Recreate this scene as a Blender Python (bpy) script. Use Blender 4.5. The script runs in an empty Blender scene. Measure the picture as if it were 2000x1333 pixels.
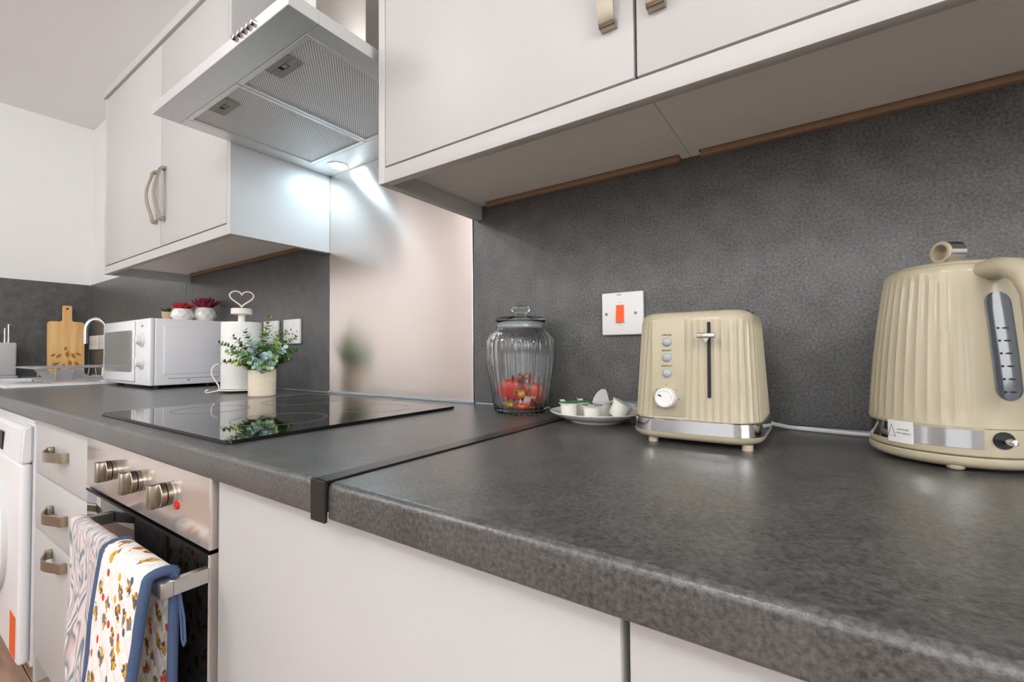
import bpy, bmesh, math, random
from mathutils import Vector, Matrix, noise
random.seed(7)
SC = bpy.context.scene
COL = SC.collection
PI = math.pi

# ------------------------------------------------------------------ camera
cam_d = bpy.data.cameras.new('camera')
cam = bpy.data.objects.new('camera', cam_d)
COL.objects.link(cam)
FPX, YAW, PITCH, ROLL = 886.4, 0.6023, 0.0240, -0.0072
fw = Vector((-math.sin(YAW)*math.cos(PITCH), math.cos(YAW)*math.cos(PITCH), math.sin(PITCH)))
r0 = Vector((math.cos(YAW), math.sin(YAW), 0)); u0 = r0.cross(fw)
rr = r0*math.cos(ROLL) + u0*math.sin(ROLL); uu = -r0*math.sin(ROLL) + u0*math.cos(ROLL)
M = Matrix((rr, uu, -fw)).transposed().to_4x4()
M.translation = Vector((0.3983, -0.8639, 1.0359))
cam.matrix_world = M
cam_d.sensor_fit = 'HORIZONTAL'; cam_d.sensor_width = 36.0
cam_d.lens = 36.0*FPX/2000.0
cam_d.clip_start = 0.02
SC.camera = cam

# ------------------------------------------------------------------ world, exposure
w = bpy.data.worlds.new('world'); SC.world = w; w.use_nodes = True
w.node_tree.nodes['Background'].inputs[0].default_value = (0.9, 0.92, 1.0, 1)
w.node_tree.nodes['Background'].inputs[1].default_value = 0.4
SC.view_settings.view_transform = 'Standard'
SC.view_settings.look = 'None'
SC.view_settings.gamma = 1.0
SC.view_settings.use_curve_mapping = False
SC.view_settings.exposure = 0.37
LAMP_E = 42.0          # emission of each opal ceiling globe
LAMP_POS = [(-2.25, -2.92), (-1.55, -2.0), (-0.05, -2.25), (1.45, -2.2)]
WIN2_W = 23.0          # fill light from the added right-hand window
WIN_W = 10.0           # fill light from the added window behind the camera
HOOD_E = 110.0          # emission of the hood's small lamps

# ------------------------------------------------------------------ materials
def S(r, g, b):
    def c(v):
        v /= 255.0
        return v/12.92 if v <= 0.04045 else ((v+0.055)/1.055)**2.4
    return (c(r), c(g), c(b), 1.0)
MATS = {}
def mat(name, col, rough=0.5, metal=0.0, spec=0.5, noise_amt=0.0, nscale=30.0, bump=0.0, bscale=200.0, bdist=0.001,
        emit=None, estr=0.0, trans=0.0, ior=1.45, coat=0.0, aniso=0.0, tangent=None, stretch=None, sss=0.0):
    m = bpy.data.materials.new(name); m.use_nodes = True; nt = m.node_tree
    b = nt.nodes['Principled BSDF']; I = b.inputs
    I['Base Color'].default_value = col; I['Roughness'].default_value = rough; I['Metallic'].default_value = metal
    I['Specular IOR Level'].default_value = spec; I['Transmission Weight'].default_value = trans; I['IOR'].default_value = ior
    I['Coat Weight'].default_value = coat; I['Coat Roughness'].default_value = 0.08
    I['Anisotropic'].default_value = aniso
    if sss: I['Subsurface Weight'].default_value = sss; I['Subsurface Radius'].default_value = (0.01, 0.01, 0.01)
    if emit: I['Emission Color'].default_value = emit; I['Emission Strength'].default_value = estr
    tc = nt.nodes.new('ShaderNodeTexCoord'); mp = nt.nodes.new('ShaderNodeMapping')
    nt.links.new(tc.outputs['Object'], mp.inputs['Vector'])
    if stretch: mp.inputs['Scale'].default_value = stretch
    if noise_amt > 0:
        n = nt.nodes.new('ShaderNodeTexNoise'); n.inputs['Scale'].default_value = nscale; n.inputs['Detail'].default_value = 4
        nt.links.new(mp.outputs[0], n.inputs['Vector'])
        mx = nt.nodes.new('ShaderNodeMix'); mx.data_type = 'RGBA'
        mx.inputs['A'].default_value = tuple(max(0, c*(1-noise_amt)) for c in col[:3])+(1,)
        mx.inputs['B'].default_value = tuple(min(1, c*(1+noise_amt)) for c in col[:3])+(1,)
        nt.links.new(n.outputs['Fac'], mx.inputs['Factor']); nt.links.new(mx.outputs['Result'], I['Base Color'])
    if bump > 0:
        n2 = nt.nodes.new('ShaderNodeTexNoise'); n2.inputs['Scale'].default_value = bscale; n2.inputs['Detail'].default_value = 2
        nt.links.new(mp.outputs[0], n2.inputs['Vector'])
        bp = nt.nodes.new('ShaderNodeBump'); bp.inputs['Strength'].default_value = bump; bp.inputs['Distance'].default_value = bdist
        nt.links.new(n2.outputs['Fac'], bp.inputs['Height']); nt.links.new(bp.outputs['Normal'], I['Normal'])
    if tangent:
        cx = nt.nodes.new('ShaderNodeCombineXYZ')
        for k in range(3): cx.inputs[k].default_value = tangent[k]
        nt.links.new(cx.outputs[0], I['Tangent'])
    MATS[name] = m
    return m

def nodes(m): return m.node_tree.nodes, m.node_tree.links, m.node_tree.nodes['Principled BSDF']

def laminate(name, lo, hi, rough, bump, mid=0.35):
    m = bpy.data.materials.new(name); m.use_nodes = True; N, L, b = nodes(m)
    tc = N.new('ShaderNodeTexCoord')
    n1 = N.new('ShaderNodeTexNoise'); n1.inputs['Scale'].default_value = 260; n1.inputs['Detail'].default_value = 5; n1.inputs['Roughness'].default_value = 0.65
    n2 = N.new('ShaderNodeTexNoise'); n2.inputs['Scale'].default_value = 22; n2.inputs['Detail'].default_value = 5
    n3 = N.new('ShaderNodeTexNoise'); n3.inputs['Scale'].default_value = 800; n3.inputs['Detail'].default_value = 2
    for n in (n1, n2, n3): L.new(tc.outputs['Object'], n.inputs['Vector'])
    cr = N.new('ShaderNodeValToRGB'); cr.color_ramp.elements[0].position = 0.38; cr.color_ramp.elements[1].position = 0.68
    cr.color_ramp.elements[0].color = lo; cr.color_ramp.elements[1].color = hi
    mx = N.new('ShaderNodeMath'); mx.operation = 'MULTIPLY_ADD'; mx.inputs[1].default_value = mid
    L.new(n2.outputs['Fac'], mx.inputs[0])
    ml = N.new('ShaderNodeMath'); ml.operation = 'MULTIPLY'; ml.inputs[1].default_value = 1-mid*0.98
    L.new(n1.outputs['Fac'], ml.inputs[0]); L.new(ml.outputs[0], mx.inputs[2])
    L.new(mx.outputs[0], cr.inputs['Fac']); L.new(cr.outputs['Color'], b.inputs['Base Color'])
    b.inputs['Roughness'].default_value = rough
    bp = N.new('ShaderNodeBump'); bp.inputs['Strength'].default_value = bump; bp.inputs['Distance'].default_value = 0.0006
    L.new(n3.outputs['Fac'], bp.inputs['Height']); L.new(bp.outputs['Normal'], b.inputs['Normal'])
    MATS[name] = m; return m

WHITE = mat('cabinet_white', S(192, 191, 189), 0.42, noise_amt=0.012, nscale=6, bump=0.03, bscale=900)
PAINT = mat('wall_paint', S(241, 241, 239), 0.8, noise_amt=0.015, nscale=3, bump=0.08, bscale=350)
CEIL = mat('ceiling_paint', S(247, 246, 246), 0.85, noise_amt=0.012, nscale=3)
BEIGE = mat('far_wall_paint', S(238, 230, 226), 0.85, noise_amt=0.02, nscale=2)
LAM = laminate('worktop_laminate', S(54, 54, 53), S(102, 102, 100), 0.28, 0.34, 0.22)
MATS['worktop_laminate'].node_tree.nodes['Principled BSDF'].inputs['Specular IOR Level'].default_value = 0.75
LAMW = laminate('backsplash_laminate', S(62, 62, 62), S(114, 114, 113), 0.30, 0.55, 0.25)
STEEL = mat('brushed_steel', S(236, 228, 223), 0.25, 1.0, noise_amt=0.03, nscale=8, aniso=0.9, tangent=(0, 0, 1), bump=0.003, bscale=60, stretch=(1, 1, 30))
HSTEEL = mat('hood_steel', S(226, 227, 227), 0.38, 1.0, noise_amt=0.05, nscale=12, bump=0.01, bscale=30, stretch=(1, 20, 20))
CHIMST = mat('chimney_steel', S(182, 178, 173), 0.36, 1.0, noise_amt=0.04, nscale=10, bump=0.01, bscale=30, stretch=(1, 1, 20))
NICKEL = mat('satin_nickel', S(176, 168, 152), 0.28, 1.0, noise_amt=0.04, nscale=60)
CHROME = mat('chrome', S(222, 222, 224), 0.06, 1.0, noise_amt=0.01, nscale=20)
OVSTEEL = mat('oven_steel', S(226, 217, 211), 0.20, 0.75, noise_amt=0.02, nscale=8)
HANDST = mat('handle_steel', S(196, 194, 190), 0.26, 1.0, noise_amt=0.02, nscale=20)
BLACKGL = mat('black_glass', S(10, 10, 11), 0.03, 0.0, 0.9, noise_amt=0.05, nscale=5)
BLACK = mat('black_plastic', S(18, 18, 18), 0.45, noise_amt=0.05)
STRIPM = mat('joint_strip_metal', S(58, 58, 56), 0.30, 0.6, noise_amt=0.05, nscale=60)
RINGM = mat('hob_print', S(120, 120, 120), 0.4, noise_amt=0.03)
GREYPL = mat('grey_plastic', S(150, 152, 146), 0.45, noise_amt=0.03)
DARKPL = mat('dark_recess', S(48, 46, 36), 0.6, noise_amt=0.1)
MDF = mat('raw_mdf', S(156, 126, 100), 0.8, noise_amt=0.15, nscale=60)
UNDER = mat('carcass_underside', S(242, 238, 231), 0.6, noise_amt=0.02, nscale=4)
CREAM = mat('cream_enamel', S(185, 175, 149), 0.30, noise_amt=0.01, nscale=20, coat=0.25)
WPLAST = mat('white_plastic', S(232, 231, 229), 0.32, noise_amt=0.008)
WENAM = mat('white_enamel', S(242, 242, 245), 0.22, noise_amt=0.008, coat=0.2)
ORANGE = mat('orange_switch', S(255, 88, 4), 0.35, noise_amt=0.02)
SCREW = mat('screw_steel', S(150, 150, 150), 0.3, 1.0, noise_amt=0.05)
INK = mat('print_ink', S(52, 48, 42), 0.6, noise_amt=0.05)
INKG = mat('print_ink_grey', S(120, 118, 118), 0.6, noise_amt=0.05)
CERAM = mat('white_ceramic', S(236, 233, 228), 0.18, noise_amt=0.01, coat=0.3)
POTCUP = mat('milk_pot_plastic', S(240, 238, 230), 0.35, noise_amt=0.01, sss=0.15)
FOILG = mat('green_foil', S(72, 150, 88), 0.35, 0.2, noise_amt=0.3, nscale=90)
FOILW = mat('white_foil', S(228, 228, 226), 0.4, 0.1, noise_amt=0.05, nscale=90)
FOILT = mat('teal_foil', S(150, 178, 176), 0.35, 0.3, noise_amt=0.2, nscale=90)
GLASS = mat('jar_glass', (0.97, 0.99, 0.99, 1), 0.0, 0.0, 0.5, trans=1.0, ior=1.46, noise_amt=0.004)
SEAL = mat('lid_seal', S(225, 230, 228), 0.3, trans=0.45, noise_amt=0.01)
GAUGE = mat('gauge_window', S(84, 88, 96), 0.12, spec=0.7, noise_amt=0.12, nscale=60, coat=0.6)
PAPER = mat('kitchen_paper', S(240, 239, 235), 0.9, noise_amt=0.01, bump=0.25, bscale=260, bdist=0.002)
PAINTW = mat('white_painted_wire', S(236, 230, 222), 0.4, noise_amt=0.01)
POTW = mat('plant_pot_wood', S(224, 209, 188), 0.7, noise_amt=0.12, nscale=40, stretch=(1, 1, 6))
SOIL = mat('soil', S(52, 42, 34), 0.95, noise_amt=0.4, nscale=200)
LEAFS = [mat('leaf_sage', S(140, 168, 146), 0.55, noise_amt=0.2, nscale=60), mat('leaf_green', S(86, 132, 58), 0.5, noise_amt=0.25, nscale=60),
         mat('leaf_olive', S(128, 146, 60), 0.5, noise_amt=0.25, nscale=60), mat('leaf_lime', S(176, 200, 74), 0.5, noise_amt=0.2, nscale=60),
         mat('leaf_blue', S(170, 192, 190), 0.55, noise_amt=0.15, nscale=60), mat('leaf_deep', S(62, 96, 56), 0.5, noise_amt=0.25, nscale=60)]
STEM = mat('stem_green', S(104, 112, 62), 0.6, noise_amt=0.2)
REDLEAF = mat('succulent_red', S(176, 34, 44), 0.5, noise_amt=0.3, nscale=80)
CRIMSON = mat('succulent_crimson', S(138, 34, 58), 0.5, noise_amt=0.35, nscale=80)
DKGREEN = mat('succulent_green', S(66, 84, 52), 0.55, noise_amt=0.3, nscale=80)
TERRA = mat('beige_clay', S(190, 160, 128), 0.75, noise_amt=0.12)
GREYP = mat('knife_block_grey', S(196, 197, 196), 0.45, noise_amt=0.02)
RACKM = mat('rack_grey', S(166, 166, 164), 0.4, 0.3, noise_amt=0.03)
MWGLASS = mat('microwave_window', S(150, 148, 144), 0.05, spec=0.9, noise_amt=0.04, nscale=12, coat=0.5)
WASHER = mat('washer_white', S(236, 236, 238), 0.35, noise_amt=0.008)
STICKO = mat('orange_label', S(232, 96, 20), 0.5, noise_amt=0.1)
REDLED = mat('red_neon', S(196, 40, 40), 0.3, noise_amt=0.1)
BLUE = mat('blue_binding', S(72, 90, 122), 0.85, noise_amt=0.12, nscale=200, bump=0.3, bscale=900)
REDW = mat('red_wrapper', S(228, 30, 26), 0.16, noise_amt=0.35, nscale=70, bump=0.5, bscale=160, bdist=0.002, coat=0.5)
ORW = mat('orange_wrapper', S(236, 74, 18), 0.2, noise_amt=0.3, nscale=70, bump=0.5, bscale=160, bdist=0.002, coat=0.5)
GOLDW = mat('gold_wrapper', S(206, 152, 56), 0.22, 0.4, noise_amt=0.35, nscale=90, bump=0.5, bscale=160, bdist=0.002)
PINKW = mat('clear_pink_wrapper', S(222, 176, 178), 0.15, noise_amt=0.4, nscale=90, bump=0.6, bscale=140, bdist=0.003)
BROWNW = mat('brown_wrapper', S(150, 62, 30), 0.2, noise_amt=0.4, nscale=90, bump=0.5, bscale=160, bdist=0.002)
SEALANT = mat('sealant_grey', S(150, 158, 164), 0.4, noise_amt=0.03)
LAMPGLOW = mat('hood_lamp_glow', (0.9, 0.96, 1, 1), 0.4, emit=(0.62, 0.85, 1.0, 1), estr=HOOD_E, noise_amt=0.001)
CEILGLOW = mat('ceiling_lamp_glow', (1, 1, 1, 1), 0.4, emit=(0.965, 0.985, 1.0, 1), estr=LAMP_E, noise_amt=0.001)

# perforated grease filter
FILT = bpy.data.materials.new('perforated_filter'); FILT.use_nodes = True
N, L, b = nodes(FILT)
tc = N.new('ShaderNodeTexCoord'); vo = N.new('ShaderNodeTexVoronoi'); vo.inputs['Scale'].default_value = 215; vo.inputs['Randomness'].default_value = 0.0
vo.voronoi_dimensions = '2D'
mp = N.new('ShaderNodeMapping'); mp.inputs['Rotation'].default_value = (0, 0, math.radians(38))
L.new(tc.outputs['Object'], mp.inputs[0]); L.new(mp.outputs[0], vo.inputs['Vector'])
cr = N.new('ShaderNodeValToRGB'); cr.color_ramp.elements[0].position = 0.30; cr.color_ramp.elements[1].position = 0.42
cr.color_ramp.elements[0].color = S(128, 131, 132); cr.color_ramp.elements[1].color = S(246, 248, 248)
L.new(vo.outputs['Distance'], cr.inputs[0]); L.new(cr.outputs[0], b.inputs['Base Color'])
bp = N.new('ShaderNodeBump'); bp.inputs['Strength'].default_value = 0.5; bp.inputs['Distance'].default_value = 0.0008
L.new(vo.outputs['Distance'], bp.inputs['Height']); L.new(bp.outputs[0], b.inputs['Normal'])
b.inputs['Metallic'].default_value = 0.2; b.inputs['Roughness'].default_value = 0.45

# bamboo board
BAMB = bpy.data.materials.new('bamboo'); BAMB.use_nodes = True
N, L, b = nodes(BAMB)
tc = N.new('ShaderNodeTexCoord'); mp = N.new('ShaderNodeMapping'); mp.inputs['Scale'].default_value = (40, 40, 2.0)
L.new(tc.outputs['Object'], mp.inputs[0])
n = N.new('ShaderNodeTexNoise'); n.inputs['Scale'].default_value = 1.2; n.inputs['Detail'].default_value = 5; L.new(mp.outputs[0], n.inputs['Vector'])
cr = N.new('ShaderNodeValToRGB'); cr.color_ramp.elements[0].position = 0.3; cr.color_ramp.elements[1].position = 0.75
cr.color_ramp.elements[0].color = S(236, 174, 98); cr.color_ramp.elements[1].color = S(252, 214, 150)
L.new(n.outputs['Fac'], cr.inputs[0]); L.new(cr.outputs[0], b.inputs['Base Color']); b.inputs['Roughness'].default_value = 0.5
ENGRAVE = mat('engraved_bamboo', S(190, 122, 46), 0.6, noise_amt=0.2, nscale=40)

# wood floor
FLOOR = bpy.data.materials.new('floor_wood'); FLOOR.use_nodes = True
N, L, b = nodes(FLOOR)
tc = N.new('ShaderNodeTexCoord'); mp = N.new('ShaderNodeMapping'); mp.inputs['Scale'].default_value = (3, 40, 1)
L.new(tc.outputs['Object'], mp.inputs[0])
n = N.new('ShaderNodeTexNoise'); n.inputs['Scale'].default_value = 1.5; n.inputs['Detail'].default_value = 6; L.new(mp.outputs[0], n.inputs['Vector'])
cr = N.new('ShaderNodeValToRGB'); cr.color_ramp.elements[0].position = 0.25; cr.color_ramp.elements[1].position = 0.8
cr.color_ramp.elements[0].color = S(126, 96, 80); cr.color_ramp.elements[1].color = S(186, 154, 134)
L.new(n.outputs['Fac'], cr.inputs[0]); L.new(cr.outputs[0], b.inputs['Base Color']); b.inputs['Roughness'].default_value = 0.4

# marbled tea towel
MARB = bpy.data.materials.new('marbled_cloth'); MARB.use_nodes = True
N, L, b = nodes(MARB)
tc = N.new('ShaderNodeTexCoord')
n = N.new('ShaderNodeTexNoise'); n.inputs['Scale'].default_value = 9; n.inputs['Detail'].default_value = 1.0; n.inputs['Distortion'].default_value = 0.9
mp = N.new('ShaderNodeMapping'); mp.inputs['Scale'].default_value = (1.6, 0.75, 1)
L.new(tc.outputs['UV'], mp.inputs[0]); L.new(mp.outputs[0], n.inputs['Vector'])
mm = N.new('ShaderNodeMath'); mm.operation = 'MULTIPLY'; mm.inputs[1].default_value = 7.0; L.new(n.outputs['Fac'], mm.inputs[0])
fr = N.new('ShaderNodeMath'); fr.operation = 'FRACT'; L.new(mm.outputs[0], fr.inputs[0])
cr = N.new('ShaderNodeValToRGB'); e = cr.color_ramp.elements
e[0].position = 0.0; e[0].color = S(226, 208, 204); e[1].position = 1.0; e[1].color = S(220, 216, 212)
for p, c in ((0.30, S(216, 202, 200)), (0.42, S(104, 124, 134)), (0.55, S(136, 152, 158)), (0.64, S(230, 226, 222)), (0.78, S(206, 180, 178)), (0.90, S(118, 126, 134))):
    q = e.new(p); q.color = c
L.new(fr.outputs[0], cr.inputs[0]); L.new(cr.outputs[0], b.inputs['Base Color']); b.inputs['Roughness'].default_value = 0.9

# quilted white cloth with dots and small blotchy motifs
QUILT = bpy.data.materials.new('quilted_print_cloth'); QUILT.use_nodes = True
N, L, b = nodes(QUILT)
tc = N.new('ShaderNodeTexCoord')
def vor(scale, rand, off):
    mp = N.new('ShaderNodeMapping'); mp.inputs['Location'].default_value = off; L.new(tc.outputs['UV'], mp.inputs[0])
    v = N.new('ShaderNodeTexVoronoi'); v.voronoi_dimensions = '2D'; v.inputs['Scale'].default_value = scale; v.inputs['Randomness'].default_value = rand
    return mp, v
def ramp_const(stops):
    c = N.new('ShaderNodeValToRGB'); c.color_ramp.interpolation = 'CONSTANT'; e = c.color_ramp.elements
    e[0].position = stops[0][0]; e[0].color = stops[0][1]; e[1].position = stops[1][0]; e[1].color = stops[1][1]
    for p, col in stops[2:]:
        q = e.new(p); q.color = col
    return c
def lt(sock, v):
    m = N.new('ShaderNodeMath'); m.operation = 'LESS_THAN'; m.inputs[1].default_value = v; L.new(sock, m.inputs[0]); return m.outputs[0]
def mixc(f, a, bcol):
    m = N.new('ShaderNodeMix'); m.data_type = 'RGBA'; L.new(f, m.inputs['Factor'])
    for s, v in (('A', a), ('B', bcol)):
        if isinstance(v, tuple): m.inputs[s].default_value = v
        else: L.new(v, m.inputs[s])
    return m.outputs['Result']
mp1, v1 = vor(25, 0.85, (0.13, 0.02, 0)); L.new(mp1.outputs[0], v1.inputs['Vector'])
sep1 = N.new('ShaderNodeSeparateColor'); L.new(v1.outputs['Color'], sep1.inputs[0])
c1 = ramp_const([(0.0, S(214, 50, 44)), (0.35, S(232, 170, 40)), (0.6, S(78, 92, 112)), (0.75, S(226, 70, 40))]); L.new(sep1.outputs[0], c1.inputs[0])
mp2, v2 = vor(27, 0.9, (0.4, 0.31, 0))
dn = N.new('ShaderNodeTexNoise'); dn.inputs['Scale'].default_value = 90; dn.inputs['Detail'].default_value = 2; L.new(tc.outputs['UV'], dn.inputs['Vector'])
ad = N.new('ShaderNodeVectorMath'); ad.operation = 'MULTIPLY_ADD'; ad.inputs[1].default_value = (0.022, 0.030, 0)
L.new(dn.outputs['Color'], ad.inputs[0]); L.new(mp2.outputs[0], ad.inputs[2]); L.new(ad.outputs[0], v2.inputs['Vector'])
n4 = N.new('ShaderNodeTexNoise'); n4.inputs['Scale'].default_value = 60; L.new(tc.outputs['UV'], n4.inputs['Vector'])
c2 = ramp_const([(0.0, S(96, 84, 78)), (0.43, S(226, 170, 40)), (0.515, S(150, 92, 66)), (0.555, S(124, 122, 122))]); L.new(n4.outputs['Fac'], c2.inputs[0])
col = mixc(lt(v2.outputs['Distance'], 0.25), S(238, 235, 230), c2.outputs[0])
col = mixc(lt(v1.outputs['Distance'], 0.13), col, c1.outputs[0])
L.new(col, b.inputs['Base Color']); b.inputs['Roughness'].default_value = 0.92
sx = N.new('ShaderNodeSeparateXYZ'); L.new(tc.outputs['UV'], sx.inputs[0])
def M2(op, a, bb):
    m = N.new('ShaderNodeMath'); m.operation = op
    for i, v in enumerate((a, bb)):
        if v is None: continue
        if isinstance(v, (int, float)): m.inputs[i].default_value = v
        else: L.new(v, m.inputs[i])
    return m.outputs[0]
k = PI/0.036
s1 = M2('ABSOLUTE', M2('SINE', M2('MULTIPLY', M2('ADD', sx.outputs[0], sx.outputs[1]), k), None), None)
s2 = M2('ABSOLUTE', M2('SINE', M2('MULTIPLY', M2('SUBTRACT', sx.outputs[0], sx.outputs[1]), k), None), None)
hh = M2('MULTIPLY', s1, s2)
hh = M2('POWER', hh, 0.5)
bp = N.new('ShaderNodeBump'); bp.inputs['Strength'].default_value = 0.6; bp.inputs['Distance'].default_value = 0.003
L.new(hh, bp.inputs['Height']); L.new(bp.outputs[0], b.inputs['Normal'])

# ------------------------------------------------------------------ mesh helpers
OFF = {}
def thing(name, label, cat, loc=(0, 0, 0), group=None):
    o = bpy.data.objects.new(name, None); COL.objects.link(o); o.location = loc; o.empty_display_size = 0.02
    o['label'] = label; o['category'] = cat
    if group: o['group'] = group
    OFF[o] = Vector(loc); return o
def obj(name, bm, m, parent=None, base=None, ang=35.0, flat=False):
    """link bm (world coordinates) as one mesh object; origin at the root's base or at `base`"""
    off = OFF[parent] if parent is not None else Vector(base or (0, 0, 0))
    bmesh.ops.translate(bm, verts=bm.verts, vec=-off)
    bmesh.ops.recalc_face_normals(bm, faces=bm.faces)
    me = bpy.data.meshes.new(name); bm.to_mesh(me); bm.free()
    for mm_ in (m if isinstance(m, (list, tuple)) else [m]): me.materials.append(mm_)
    if not flat:
        me.shade_smooth(); me.set_sharp_from_angle(angle=math.radians(ang))
    o = bpy.data.objects.new(name, me); COL.objects.link(o)
    if parent is not None: o.parent = parent
    else: o.location = off
    OFF[o] = off
    return o
def tag(o, label, cat, group=None):
    o['label'] = label; o['category'] = cat
    if group: o['group'] = group
    return o
def struct(o): o['kind'] = 'structure'; return o
def copy_tree(o, parent=None):
    c = o.copy(); COL.objects.link(c); c.parent = parent
    for ch in list(o.children): copy_tree(ch, c)
    return c
def NB(): return bmesh.new()
def box(x0, x1, y0, y1, z0, z1, bev=0.0, seg=2, bm=None):
    bm = bm or bmesh.new()
    x0, x1 = min(x0, x1), max(x0, x1); y0, y1 = min(y0, y1), max(y0, y1); z0, z1 = min(z0, z1), max(z0, z1)
    mtx = Matrix.Translation(((x0+x1)/2, (y0+y1)/2, (z0+z1)/2)) @ Matrix.Diagonal((x1-x0, y1-y0, z1-z0, 1))
    g = bmesh.ops.create_cube(bm, size=1.0, matrix=mtx)
    if bev > 0:
        ed = list({e for v in g['verts'] for e in v.link_edges})
        bmesh.ops.bevel(bm, geom=ed, offset=bev, segments=seg, affect='EDGES', profile=0.5)
    return bm
def lathe(prof, c=(0, 0), n=48, a0=0.0, a1=2*PI, rf=None, bm=None, close_prof=False, caps=True):
    """revolve (r, z) profile about the vertical through c; rf(r, a, z) may modulate the radius"""
    bm = bm or bmesh.new(); full = abs((a1-a0)-2*PI) < 1e-6
    cols = n if full else n+1; rings = []
    for r, z in prof:
        if r < 1e-6:
            rings.append([bm.verts.new((c[0], c[1], z))]*cols); continue
        ring = []
        for i in range(cols):
            a = a0+(a1-a0)*i/n; R = rf(r, a, z) if rf else r
            ring.append(bm.verts.new((c[0]+R*math.cos(a), c[1]+R*math.sin(a), z)))
        rings.append(ring)
    pairs = list(zip(rings[:-1], rings[1:]))
    if close_prof: pairs.append((rings[-1], rings[0]))
    for A, B in pairs:
        for i in range(cols if full else cols-1):
            j = (i+1) % cols
            q = []
            for v in (A[i], A[j], B[j], B[i]):
                if v not in q: q.append(v)
            if len(q) >= 3:
                try: bm.faces.new(q)
                except ValueError: pass
    if caps and not close_prof:
        for R in (rings[0], rings[-1]):
            if full and len(set(R)) > 2:
                try: bm.faces.new(R)
                except ValueError: pass
    if not full and close_prof:
        for i in (0, cols-1):
            try: bm.faces.new([R[i] for R in rings])
            except ValueError: pass
    return bm
def loft(rings, cap0=True, cap1=True, closed=False, bm=None):
    bm = bm or bmesh.new(); V = [[bm.verts.new(p) for p in r] for r in rings]; n = len(V[0])
    prs = list(zip(V[:-1], V[1:]))
    if closed: prs.append((V[-1], V[0]))
    for A, B in prs:
        for i in range(n):
            j = (i+1) % n; bm.faces.new((A[i], A[j], B[j], B[i]))
    if not closed:
        if cap0: bm.faces.new(V[0])
        if cap1: bm.faces.new(V[-1])
    return bm
def tube(pts, r, n=8, closed=False, ry=None, up=(0, 0, 1), bm=None, radii=None):
    """sweep an ellipse (r sideways, ry along up) along pts"""
    P = [Vector(p) for p in pts]; ry = ry or r; rings = []; m = len(P); last = None
    for i in range(m):
        a = P[(i-1) % m] if (closed or i > 0) else P[i]; c = P[(i+1) % m] if (closed or i < m-1) else P[i]
        t = (c-a).normalized(); u = Vector(up)
        if last is not None and abs(t.dot(u)) > 0.95: s = (last-t*last.dot(t)).normalized()
        else:
            if abs(t.dot(u)) > 0.95: u = Vector((1, 0, 0)) if abs(t.x) < 0.9 else Vector((0, 1, 0))
            s = t.cross(u).normalized()
            if last is not None and s.dot(last) < 0: s = -s
        last = s; v = s.cross(t).normalized(); k = radii[i] if radii else 1.0
        rings.append([P[i]+s*(r*k*math.cos(2*PI*q/n))+v*(ry*k*math.sin(2*PI*q/n)) for q in range(n)])
    return loft(rings, closed=closed, bm=bm)
def cyl(p0, p1, r, n=24, r2=None, bm=None, bev=0.0):
    p0, p1 = Vector(p0), Vector(p1); d = (p1-p0); Lg = d.length; d.normalize()
    u = Vector((0, 0, 1)) if abs(d.z) < 0.9 else Vector((1, 0, 0)); s = d.cross(u).normalized(); v = s.cross(d)
    r2 = r if r2 is None else r2
    def ring(p, R): return [p+s*(R*math.cos(2*PI*q/n))+v*(R*math.sin(2*PI*q/n)) for q in range(n)]
    rs = [ring(p0, r)]
    if bev > 0: rs += [ring(p1-d*bev, r2), ring(p1-d*bev*0.3, r2-bev*0.3), ring(p1, r2-bev)]
    else: rs.append(ring(p1, r2))
    return loft(rs, bm=bm)
def prism(poly, axis, lo, hi, bm=None):
    """extrude a 2-D polygon along x, y or z"""
    f = {'x': lambda t, a, c: (t, a, c), 'y': lambda t, a, c: (a, t, c), 'z': lambda t, a, c: (a, c, t)}[axis]
    return loft([[f(lo, a, c) for a, c in poly], [f(hi, a, c) for a, c in poly]], bm=bm)
def rrect(x0, x1, z0, z1, r, n=5):
    P = []
    for cx_, cz_, a in ((x1-r, z1-r, 0), (x0+r, z1-r, PI/2), (x0+r, z0+r, PI), (x1-r, z0+r, 1.5*PI)):
        for i in range(n+1):
            t = a+PI/2*i/n; P.append((cx_+r*math.cos(t), cz_+r*math.sin(t)))
    return P
def text(name, s, size, mtx, m, parent, ext=0.00012, align='CENTER'):
    cu = bpy.data.curves.new(name, 'FONT'); cu.body = s; cu.size = size; cu.align_x = align; cu.align_y = 'CENTER'; cu.extrude = ext
    cu.resolution_u = 2
    t = bpy.data.objects.new(name, cu); COL.objects.link(t)
    dg = bpy.context.evaluated_depsgraph_get(); me = bpy.data.meshes.new_from_object(t.evaluated_get(dg))
    bpy.data.objects.remove(t); bm = bmesh.new(); bm.from_mesh(me); bpy.data.meshes.remove(me)
    bmesh.ops.transform(bm, matrix=mtx, verts=bm.verts)
    return obj(name, bm, m, parent, flat=True)
def facing_front(x, y, z): return Matrix.Translation((x, y, z)) @ Matrix.Rotation(PI/2, 4, 'X')

H = 0.91               # top of the worktop
FZ = 0.15              # floor level
CZ = 2.505             # ceiling
XL, XR, YF = -3.51, 2.30, -3.20

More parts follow.
